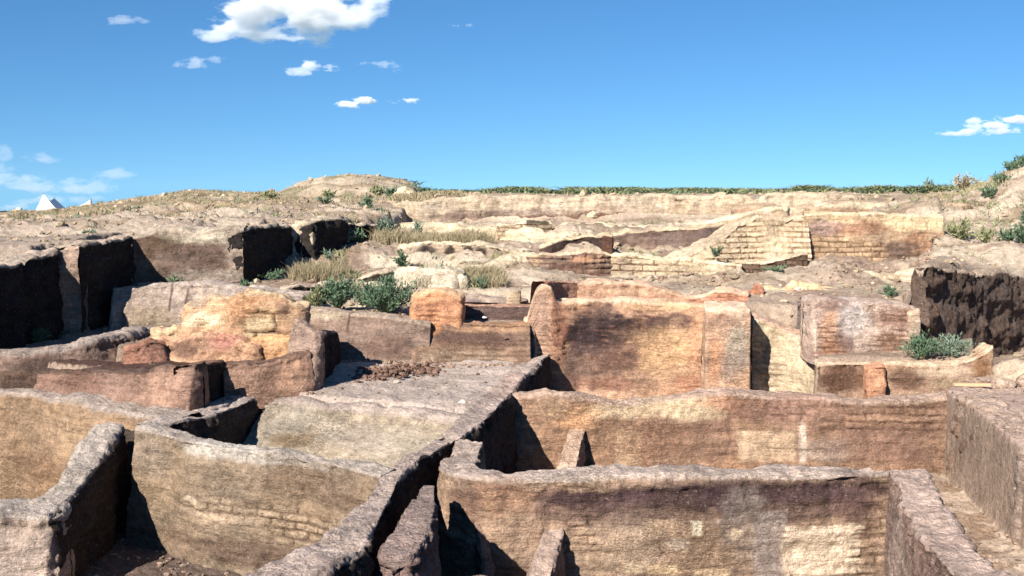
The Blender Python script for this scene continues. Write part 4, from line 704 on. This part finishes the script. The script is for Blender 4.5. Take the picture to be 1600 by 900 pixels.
# tents on the left skyline
M_CAN = simple_mat('white_canvas', (.82, .82, .80), .85, .04, 3)
M_POLE = simple_mat('pole_wood', (.18, .12, .08), .7)
M_GREYC = simple_mat('grey_canvas', (.42, .42, .43), .9, .08)
def tent(label, ap1, ap2, base, parent_name='tent'):
    e = bpy.data.objects.new(parent_name, None); C.objects.link(e)
    b = np.array(base, float); e.location = b.mean(0); e['label'] = label; e['category'] = 'tent'; e['kind'] = 'thing'; e['group'] = 'white tents on the left skyline'
    A = np.array(ap1, float); B = np.array(ap2, float)
    def panel(name, a, c, d, e2, mat):       # sagging cloth between two top and two bottom points
        n = 14; V = []
        for i in range(n+1):
            for j in range(n+1):
                s, t = i/n, j/n; top = a*(1-s)+c*s; bot = d*(1-s)+e2*s; q = top*(1-t)+bot*t
                q = q+np.array([0, 0, -.22*math.sin(math.pi*s)*(1-t*.5)*np.linalg.norm(c-a)/3-.10*math.sin(math.pi*t)]); V.append(q)
        o = mesh_obj(name, V, grid_faces(n+1, n+1), mat, parent=e); m_ = o.modifiers.new('cloth', 'SOLIDIFY'); m_.thickness = .02; return o
    panel('canvas', A, B, b[0], b[1], M_CAN); panel('canvas', B, A, b[2], b[3], M_CAN)
    panel('end_flap', A, A+np.array([.01, 0, 0]), b[3], b[0], M_CAN); panel('end_flap', B, B+np.array([.01, 0, 0]), b[1], b[2], M_CAN)
    for a in (A, B):
        V, F = box([a[0], a[1], (a[2]+b[0][2])/2-.02], [.05, .05, a[2]-b[0][2]+.1]); mesh_obj('pole', V, F, M_POLE, parent=e, smooth=False)
    return e
a1 = P(68, 303, Y=66); a2 = P(84, 309, Y=69.5)
tent('bright white pointed tent standing behind the left ridge', a1, a2, [P(48, 340, Y=64.5), P(60, 338, Y=71), P(122, 338, Y=71.5), P(106, 342, Y=65)])
tent('low white tent roof sagging up to the right beside the pointed tent', P(142, 311, Y=62), P(108, 323, Y=63), [P(146, 330, Y=62.5), P(108, 334, Y=63), P(106, 334, Y=67), P(150, 330, Y=67)])
def lump(name, label, cat, px, py, Y, sz, col, seed=0):
    p = P(px, py, Y=Y); V = np.sign(IV3)*np.abs(IV3)**.7*np.array(sz)*.5*(1+.12*fbm(IV3*2, 2, seed))[:, None]+p
    mesh_obj(name, V, IF3, simple_mat(name+'_paint', col, .8, .1, 8), None, label, cat, 'camp goods left of the pointed tent')
lump('crate', 'small orange and yellow crate left of the white tent', 'crate', 27, 331, 61, (.45, .4, .3), K(240, 190, 90), 1)
lump('sack', 'small white sack on top of the crate left of the tent', 'sack', 30, 327, 61, (.3, .3, .2), K(240, 240, 235), 2)
lump('bundle', 'long pinkish bundle lying left of the tent', 'bundle', 42, 332, 61.2, (.9, .3, .16), K(190, 150, 140), 3)
lump('sheet', 'folded white sheet on the slope below the bundle', 'sheet', 46, 337, 58, (.45, .3, .14), K(240, 235, 228), 4)
lump('bundle', 'dark bundle at the left edge of the skyline', 'bundle', 4, 333, 60, (.6, .4, .25), K(60, 60, 62), 5)
# metal rod leaning on the last bit of skyline at the right
# ------------------------------------------------------------------ plants
def leaf_mat(name, c1, c2):
    m = simple_mat(name, c1, .75, 0, 3); n = m.node_tree.nodes
    mx = [x for x in n if x.type == 'MIX'][0]; mx.inputs[6].default_value = (*c1, 1); mx.inputs[7].default_value = (*c2, 1)
    tx = [x for x in n if x.type == 'TEX_NOISE'][0]; tx.inputs['Scale'].default_value = 9
    return m
M_GREEN = leaf_mat('green_leaves', (.045, .085, .05), (.15, .21, .12))
M_BLUE = leaf_mat('grey_green_leaves', (.08, .12, .09), (.24, .29, .20))
M_DRY = leaf_mat('dry_stalks', (.20, .155, .085), (.44, .36, .22))
M_OLIVE = leaf_mat('olive_leaves', (.13, .15, .07), (.32, .31, .16))
M_STEM = simple_mat('stems', (.16, .13, .07), .8)
def shrub_geo(w, h, nst, nl, leaf, rng, up=.8, flat=1.0):
    Vs = []; Ss = []
    for s in range(nst):
        a = rng.uniform(0, 2*math.pi); lean = rng.random()**.6
        tip = np.array([math.cos(a)*w*.5*lean, math.sin(a)*w*.5*lean, h*(1-.45*lean*lean)*rng.uniform(.6, 1.05)])
        mid = tip*np.array([.35, .35, .62])
        b0 = np.array([math.cos(a), math.sin(a), 0])*.06*w*rng.random()
        for k in range(nl):
            t = rng.uniform(.12, 1.02); q = b0*(1-t)**2+2*mid*t*(1-t)+tip*t*t
            q = q+rng.normal(size=3)*.045*w*(.4+t*.5)
            d = rng.normal(size=3)*.55+tip/np.linalg.norm(tip)*.75+np.array([0, 0, .25]); d /= np.linalg.norm(d)
            L_ = leaf*rng.uniform(.6, 2.0); side = np.cross(d, rng.normal(size=3)); side /= np.linalg.norm(side)+1e-9; side *= L_*.15
            Vs.append([q, q+d*L_*.5+side, q+d*L_, q+d*L_*.5-side])
        e = .006+.004*h
        Ss.append([b0+[e, 0, 0], b0-[e, 0, 0], mid*.9-[e*.6, 0, 0], mid*.9+[e*.6, 0, 0]]); Ss.append([mid*.9+[0, e*.6, 0], mid*.9-[0, e*.6, 0], tip*.95-[0, e*.2, 0], tip*.95+[0, e*.2, 0]])
    V = np.array(Vs).reshape(-1, 3); V[:, 2] = np.maximum(V[:, 2], 0.0); S_ = np.array(Ss).reshape(-1, 3)
    return V, S_
PC = {}
def shrub(label, px, py, Y, wpx, hpx, kind='green', dens=1.0, z=None, group='green shrubs on the dig', cat='shrub', name='shrub', leaf=None):
    """px, py: foot of the plant"""
    p = P(px, py, Y=Y); zz = gz(p[0], p[1]) if z is None else z
    w_, h_ = wpx*Y/FPX*1.15, hpx*Y/FPX*1.25
    rng = np.random.default_rng(int(px*7+py))
    area = w_*h_; leaf = leaf or max(.045, .0028*Y)
    nst = int(max(9, 16*dens*(w_/.6))); nl = int(max(10, min(160, dens*2.0*area/(leaf*leaf*.22)/nst)))
    V, S_ = shrub_geo(w_, h_, nst, nl, leaf, rng)
    e = bpy.data.objects.new(name, None); C.objects.link(e); e.location = (p[0], p[1], zz-.02)
    e['label'] = label; e['category'] = cat; e['kind'] = 'thing'
    if group: e['group'] = group
    m = {'green': M_GREEN, 'blue': M_BLUE, 'dry': M_DRY, 'olive': M_OLIVE}[kind]
    org = np.array([p[0], p[1], zz-.02])
    mesh_obj('foliage', V+org, np.arange(len(V)).reshape(-1, 4), m, parent=e, smooth=False)
    mesh_obj('stems', S_+org, np.arange(len(S_)).reshape(-1, 4), M_STEM, parent=e, smooth=False)
    return e
shrub('big dark green bush in the hollow left of the orange block', 604, 497, 21.0, 100, 44, 'green', 1.6, z=2.6)
shrub('green bush just right of the dark sunken wall', 575, 480, 21.6, 54, 34, 'green', 1.2, z=2.62)
shrub('bushy green weeds against the dark sunken wall', 528, 482, 21.4, 66, 44, 'green', 1.1, z=2.6)
shrub('small olive weeds at the left of the dark sunken wall', 494, 480, 21.2, 38, 28, 'olive', .8, z=2.62)
shrub('green shrub in the corner between the black and the brown cutting', 207, 441, 22.3, 24, 30, 'green', 1)
shrub('small green tuft at the foot of the brown cutting', 273, 443, 22.6, 26, 12, 'green', .8)
shrub('green shrub at the foot of the tall black cutting', 382, 456, 22.2, 34, 24, 'green', 1)
shrub('low green weeds inside the tall black cutting', 428, 446, 23.2, 40, 14, 'green', .8)
shrub('young green plant in front of the long black cutting, left one', 538, 388, 27.0, 34, 26, 'blue', .8)
shrub('green plant in front of the long black cutting, middle one', 560, 386, 27.3, 30, 18, 'green', .9)
shrub('pale green plant at the right end of the long black cutting', 600, 384, 28.0, 34, 36, 'blue', .8)
shrub('tall thin green plant above the dry grass strip', 656, 366, 29.5, 20, 24, 'blue', .8)
shrub('dark green shrub beside the small pit wall below the dry grass', 628, 412, 25.2, 24, 26, 'green', 1)
shrub('small green shrub on the grey slope right of the black shadow', 528, 405, 25.2, 30, 16, 'green', .8)
shrub('tiny green shrub left of the others on the grey slope', 512, 398, 25.6, 18, 12, 'blue', .7)
shrub('round green shrub above the long black cutting', 572, 338, 33.6, 22, 20, 'green', 1.4)
shrub('dark green shrub at the foot of the hump', 611, 317, 43, 20, 12, 'green', 1.3)
shrub('olive shrub on the hump slope, left one', 515, 318, 44, 20, 12, 'olive', 1)
shrub('olive green shrub on the hump slope, right one', 590, 313, 45, 22, 9, 'olive', 1)
shrub('low dark shrub left of the hump', 422, 320, 44, 30, 9, 'olive', 1)
shrub('small dark shrub above the black cutting near the purple stones', 508, 338, 32, 26, 9, 'green', .9)
shrub('dark green shrub near the left tent', 128, 354, 28, 34, 14, 'green', 1.2)
shrub('small dark shrub just below the one near the tent', 138, 364, 24, 18, 8, 'green', 1)
shrub('dark green shrub alone on the left terrace edge', 54, 392, 19.4, 30, 18, 'green', 1.2)
shrub('grey green shrub in the middle of the left slope', 214, 342, 34, 22, 12, 'green', .9)
shrub('second grey green shrub on the left slope', 250, 343, 34, 14, 11, 'green', .9)
shrub('green plant in the dry grass by the white bank', 690, 444, 23.2, 44, 26, 'blue', .8)
shrub('dark green low plant right of the cream lump of stone', 750, 448, 22.9, 34, 14, 'green', 1)
shrub('pale dusty shrub in the hollow above the cream brick wall', 1028, 390, 26.3, 62, 26, 'olive', 1.0)
shrub('dusty shrub beside the pale one above the cream brick wall', 990, 388, 26.6, 34, 20, 'olive', .9)
shrub('small green shrub below the winding bank', 1092, 380, 26.6, 26, 18, 'green', 1.1)
shrub('tiny green plant on the foot of the brick slope', 1118, 408, 25.7, 22, 12, 'green', 1, z=3.35)
shrub('blue green shrub on the crest above the brick slope', 1206, 340, 29.4, 18, 18, 'blue', 1.2)
shrub('spiky green weeds on the shelf before the dark cutting', 1440, 563, 18.3, 62, 32, 'green', 1.2, z=2.12)
shrub('spreading dusty green weeds right of the spiky ones on the shelf', 1486, 563, 18.4, 72, 26, 'blue', 1.1, z=2.12)
shrub('low weeds in the notch left of the dark cutting', 1392, 466, 22.0, 40, 12, 'green', 1)
shrub('dark weeds at the foot of the shaded brown brick wall', 1212, 444, 24.6, 40, 10, 'green', .8)
GM = 'dark green bushes on the right mound'
for i, (x, y, Y, w_, h_, l_) in enumerate([(1598, 312, 35.5, 24, 16, 'topmost dark bush of the diagonal row on the right mound'), (1580, 322, 34.6, 26, 17, 'second dark bush from the top of the diagonal row on the right mound'),
        (1561, 332, 33.8, 27, 17, 'dark bush in the middle of the diagonal row on the right mound'), (1543, 340, 33, 22, 14, 'lowest dark bush of the diagonal row on the right mound'),
        (1596, 402, 25.6, 28, 26, 'tall dark green bush at the right edge below the row'), (1572, 404, 25.8, 26, 18, 'dark green bush left of the tall one at the right edge'), (1604, 378, 28, 26, 24, 'green bush behind the tall one at the right edge')]):
    shrub(l_, x, y, Y, w_, h_, 'green', 1.5, group=GM)
shrub('grey dusty bush right of the great brick face', 1500, 396, 25.8, 44, 26, 'olive', 1.1, group=GM)
shrub('small dusty bush above the dark cutting', 1538, 398, 25.2, 30, 20, 'olive', 1, group=GM)
shrub('yellow dry bush at the right end of the skyline', 1506, 318, 42, 30, 20, 'dry', 1.2, group=GM)
shrub('brown leafless bush on the skyline beside the right mound', 1526, 300, 46, 26, 12, 'olive', .8, group=GM)
for i, (x, hh) in enumerate([(1448, 16), (1455, 14)]):
    shrub(['taller thin dry weed standing up on the skyline', 'shorter thin dry weed standing up on the skyline'][i], x, 302, 50, 5, hh, 'blue', .25, group='thin weeds on the skyline', cat='weed', name='weed')

# dry grass and skyline scrub: too many blades to count
def grass(label, spots, mat, hr, wb=.012, per=26, spread=.18, lean=.38, name='dry_grass', cat='dry grass'):
    Vs = []
    for (x, y, z, s) in spots:
        n = int(per*s)
        a = RNG.uniform(0, 2*math.pi, n); r = RNG.random(n)**.5*spread; bx, by = x+r*np.cos(a), y+r*np.sin(a)
        h = RNG.uniform(*hr, n)*s**.5; ln = RNG.normal(size=(n, 2))*h[:, None]*lean; sd = RNG.uniform(0, math.pi, n)
        wv = np.stack([np.cos(sd), np.sin(sd), sd*0], 1)*wb*.5
        b = np.stack([bx, by, np.full(n, z-.03)], 1); m_ = b+np.stack([ln[:, 0]*.35, ln[:, 1]*.35, h*.6], 1); t = b+np.stack([ln[:, 0], ln[:, 1], h], 1)
        Vs.append(np.stack([b-wv, b+wv, m_+wv*.8, m_-wv*.8], 1)); Vs.append(np.stack([m_-wv*.8, m_+wv*.8, t+wv*.3, t-wv*.3], 1))
    V = np.concatenate(Vs).reshape(-1, 3)
    return mesh_obj(name, V, np.arange(len(V)).reshape(-1, 4), mat, None, label, cat, None, 'stuff', smooth=False)
def gspots(n, pxr, Yr, sr=(.5, 1.2), flt=None):
    out = []
    for _ in range(n):
        px = RNG.uniform(*pxr); Y = RNG.uniform(*Yr); x = (px-800)/FPX*Y
        if flt and not flt(px, Y): continue
        out.append((x, Y, gz(x, Y), RNG.uniform(*sr)))
    return out
grass('long strip of straw coloured dry grass left of centre', gspots(330, (590, 762), (27.2, 29.2), (.3, 1.2)), M_DRY, (.15, .42), .013, 44, .26)
grass('patch of dry grass on the slope beside the tall black cutting', gspots(170, (462, 530), (23.2, 24.6), (.3, 1.2)), M_DRY, (.12, .38), .012, 44, .24)
grass('dry grass around the cream lump of stone', gspots(200, (655, 780), (22.9, 24), (.3, 1.1)), M_DRY, (.10, .28), .012, 40, .24)
ok = lambda px, Y: fbm(np.array([[px*.02, Y*.35, 3.]]), 3, 77)[0] > .0
grass('thin dry grass scattered over the far slopes', gspots(1700, (-60, 480), (26, 60), (.4, 1.1), ok)+gspots(500, (480, 760), (31, 48), (.4, 1), ok)+gspots(500, (1440, 1640), (26, 45), (.5, 1.2), ok), M_DRY, (.05, .17), .022, 16, .35)
grass('dry grass on the small ledge above the long terrace', gspots(260, (625, 715), (36.5, 41), (.6, 1.2)), M_DRY, (.1, .26), .03, 24, .35)
ok2 = lambda px, Y: fbm(np.array([[px*.03, Y*.5, 8.]]), 3, 78)[0] > .12
grass('sparse green weeds scattered over the slopes', gspots(700, (-40, 640), (24.5, 58), (.4, 1), ok2)+gspots(500, (640, 1500), (30.5, 34), (.4, .8), ok2)+gspots(260, (1470, 1640), (24.5, 40), (.5, 1.2), ok2)+gspots(120, (480, 800), (22.6, 27), (.4, .9), ok2), M_OLIVE, (.08, .24), .03, 14, .22, .8, 'weeds', 'weeds')
sk = []; sk2 = []
for _ in range(4800):
    px = RNG.uniform(745, 1500); Y = RNG.uniform(45, 60); x = (px-800)/FPX*Y
    v = fbm(np.array([[px*.03, Y*.25, 1.]]), 3, 79)[0]
    if v < .06: continue
    (sk if RNG.random() < .5 else sk2).append((x, Y, gz(x, Y), max(.12, .55+1.3*v)))
for _ in range(150):
    px = RNG.uniform(640, 745); Y = RNG.uniform(48, 60); x = (px-800)/FPX*Y; sk.append((x, Y, gz(x, Y), RNG.uniform(.3, .9)))
grass('paler dusty scrub mixed into the green skyline right of centre', sk2, M_OLIVE, (.07, .30), .08, 22, .45, 1.1, 'scrub', 'scrub')
grass('low green scrub covering the skyline right of centre', sk, M_GREEN, (.07, .27), .08, 22, .45, 1.1, 'scrub', 'scrub')
# ------------------------------------------------------------------ clouds (real volumes, far off)
def cloud(label, blobs, dens, Yc=2400, nz=1.0, off=.10, sharp=.7):
    s = Yc/FPX; B = []
    for (px, py, rx, ry) in blobs:
        rx, ry = rx*1.3, ry*1.35
        c = P(px, py, Y=Yc); B.append((c[0], c[1], c[2], rx*s, ry*s*1.25, ry*s))
    B = np.array(B); org = np.array([B[:, 0].mean(), Yc, B[:, 2].mean()])
    x0 = (B[:, 0]-B[:, 3]*1.12).min(); x1 = (B[:, 0]+B[:, 3]*1.12).max(); n = 40; m = 18; V = []
    for x in np.linspace(x0, x1, n):
        q = np.clip(1-((x-B[:, 0])/(B[:, 3]*1.12))**2, 0, 1)**.5
        up = B[:, 2]+B[:, 5]*1.15*q; lo = B[:, 2]-B[:, 5]*1.15*q; k = q > 0
        if not k.any(): k = np.array([np.argmin(np.abs(x-B[:, 0])-B[:, 3])]); top = bot = B[k[0], 2]; dp = .5
        else: top, bot, dp = up[k].max(), lo[k].min(), max((B[:, 4]*1.15*q)[k].max(), .5)
        for j in range(m):
            a = 2*math.pi*j/m; V.append([x, Yc+dp*math.cos(a), (top+bot)/2+max((top-bot)/2, .3)*math.sin(a)])
    F = [[i*m+j, i*m+(j+1) % m, (i+1)*m+(j+1) % m, (i+1)*m+j] for i in range(n-1) for j in range(m)]
    V = V+[V[0], V[-1]]
    me = bpy.data.meshes.new('cloud'); faces = F+[[(j+1) % m, j, n*m] for j in range(m)]+[[(n-1)*m+j, (n-1)*m+(j+1) % m, n*m+1] for j in range(m)]
    me.from_pydata([tuple(np.array(v)-org) for v in V], [], faces); me.update()
    mt = bpy.data.materials.new('cloud_vapour'); mt.use_nodes = True; nt_ = mt.node_tree; N_ = nt_.nodes; N_.clear(); l = nt_.links
    out_ = N_.new('ShaderNodeOutputMaterial'); vs = N_.new('ShaderNodeVolumeScatter'); l.new(vs.outputs[0], out_.inputs['Volume'])
    vs.inputs['Color'].default_value = (1, 1, 1, 1); vs.inputs['Anisotropy'].default_value = 0
    tcx = N_.new('ShaderNodeTexCoord')
    def M(op, a, b=None, c=None):
        x = N_.new('ShaderNodeMath'); x.operation = op
        for i_, v in enumerate((a, b, c)):
            if v is None: continue
            if hasattr(v, 'links'): l.new(v, x.inputs[i_])
            else: x.inputs[i_].default_value = v
        return x.outputs[0]
    field = None
    for b in B:
        sb = N_.new('ShaderNodeVectorMath'); sb.operation = 'SUBTRACT'; l.new(tcx.outputs['Object'], sb.inputs[0]); sb.inputs[1].default_value = tuple(b[:3]-org)
        dv = N_.new('ShaderNodeVectorMath'); dv.operation = 'DIVIDE'; l.new(sb.outputs[0], dv.inputs[0]); dv.inputs[1].default_value = tuple(b[3:])
        ln = N_.new('ShaderNodeVectorMath'); ln.operation = 'LENGTH'; l.new(dv.outputs[0], ln.inputs[0])
        f = M('SUBTRACT', 1.0, ln.outputs['Value']); field = f if field is None else M('MAXIMUM', field, f)
    hh = float(B[:, 5].mean())
    nzt = N_.new('ShaderNodeTexNoise'); nzt.inputs['Scale'].default_value = nz*.55/hh; nzt.inputs['Detail'].default_value = 5; nzt.inputs['Roughness'].default_value = .62
    mp = N_.new('ShaderNodeMapping'); mp.inputs['Scale'].default_value = (.6, .6, 1.15); mp.inputs['Location'].default_value = (blobs[0][0]*.37, 0, blobs[0][1]*.9)
    l.new(tcx.outputs['Object'], mp.inputs[0]); l.new(mp.outputs[0], nzt.inputs['Vector'])
    g = M('ADD', M('MULTIPLY', M('MINIMUM', field, .6), 2.6), M('MULTIPLY', M('SUBTRACT', nzt.outputs['Fac'], .5), 7.0))
    mr = N_.new('ShaderNodeMapRange'); mr.interpolation_type = 'SMOOTHSTEP'; l.new(g, mr.inputs[0])
    off = off+.22; off = off+.75; mr.inputs[1].default_value = off; mr.inputs[2].default_value = off+sharp; mr.inputs[3].default_value = 0; mr.inputs[4].default_value = dens/hh
    edge = N_.new('ShaderNodeMapRange'); l.new(field, edge.inputs[0]); edge.inputs[1].default_value = -.08; edge.inputs[2].default_value = .12; edge.inputs[3].default_value = 0; edge.inputs[4].default_value = 1
    l.new(M('MULTIPLY', mr.outputs[0], edge.outputs[0]), vs.inputs['Density'])
    me.materials.append(mt); o = bpy.data.objects.new('cloud', me); C.objects.link(o); o.location = org
    mt.cycles.volume_step_rate = .35
    o['label'] = label; o['category'] = 'cloud'; o['group'] = 'small clouds in the blue sky'; o['kind'] = 'thing'
    mt.cycles.volume_sampling = 'MULTIPLE_IMPORTANCE' if hasattr(mt.cycles, 'volume_sampling') else 0
    return o
cloud('largest white cloud, at the top edge of the sky', [(420, 8, 68, 40), (480, 22, 60, 40), (545, 26, 66, 28), (395, 45, 80, 20), (340, 55, 48, 12), (470, 48, 80, 22), (585, 12, 34, 22), (500, -12, 90, 20)], 2.0, nz=1.5, off=-.05, sharp=.7)
cloud('small bright cloud low in the middle of the sky', [(566, 157, 24, 10), (545, 163, 24, 7)], 2.2, nz=1.6, off=.1)
cloud('pointed wispy cloud below the largest one', [(492, 102, 22, 14), (512, 106, 30, 9), (472, 112, 30, 8)], .9, off=.12)
cloud('tiny flat cloud right of the small bright one', [(632, 158, 22, 5)], 1.0)
cloud('faint thin cloud right of the pointed one', [(600, 101, 32, 7), (622, 112, 14, 4)], .22)
cloud('faint streak of cloud left of the pointed one', [(302, 98, 32, 10), (336, 94, 22, 6)], .3)
cloud('thin streak of cloud high at the upper left', [(196, 29, 36, 9)], .28)
cloud('flat layered cloud at the right edge of the sky', [(1600, 188, 60, 8), (1548, 196, 44, 7), (1524, 190, 22, 7), (1545, 205, 66, 6), (1500, 209, 34, 4), (1660, 195, 60, 10)], 1.3, nz=1.2, off=-.15, sharp=.9)
cloud('small hazy cloud above the left tents', [(62, 247, 34, 11)], .28)
cloud('hazy cloud at the left edge of the sky', [(4, 240, 22, 18), (6, 262, 26, 12)], .22)
cloud('long faint bank of cloud low over the tents', [(90, 290, 110, 16), (180, 272, 54, 10), (30, 280, 60, 14), (150, 294, 70, 9)], .28)
cloud('faint low cloud at the foot of the left sky', [(10, 318, 50, 12), (100, 312, 60, 8)], .28)
cloud('tiny wisp of cloud near the centre of the sky', [(720, 39, 18, 5)], .25)
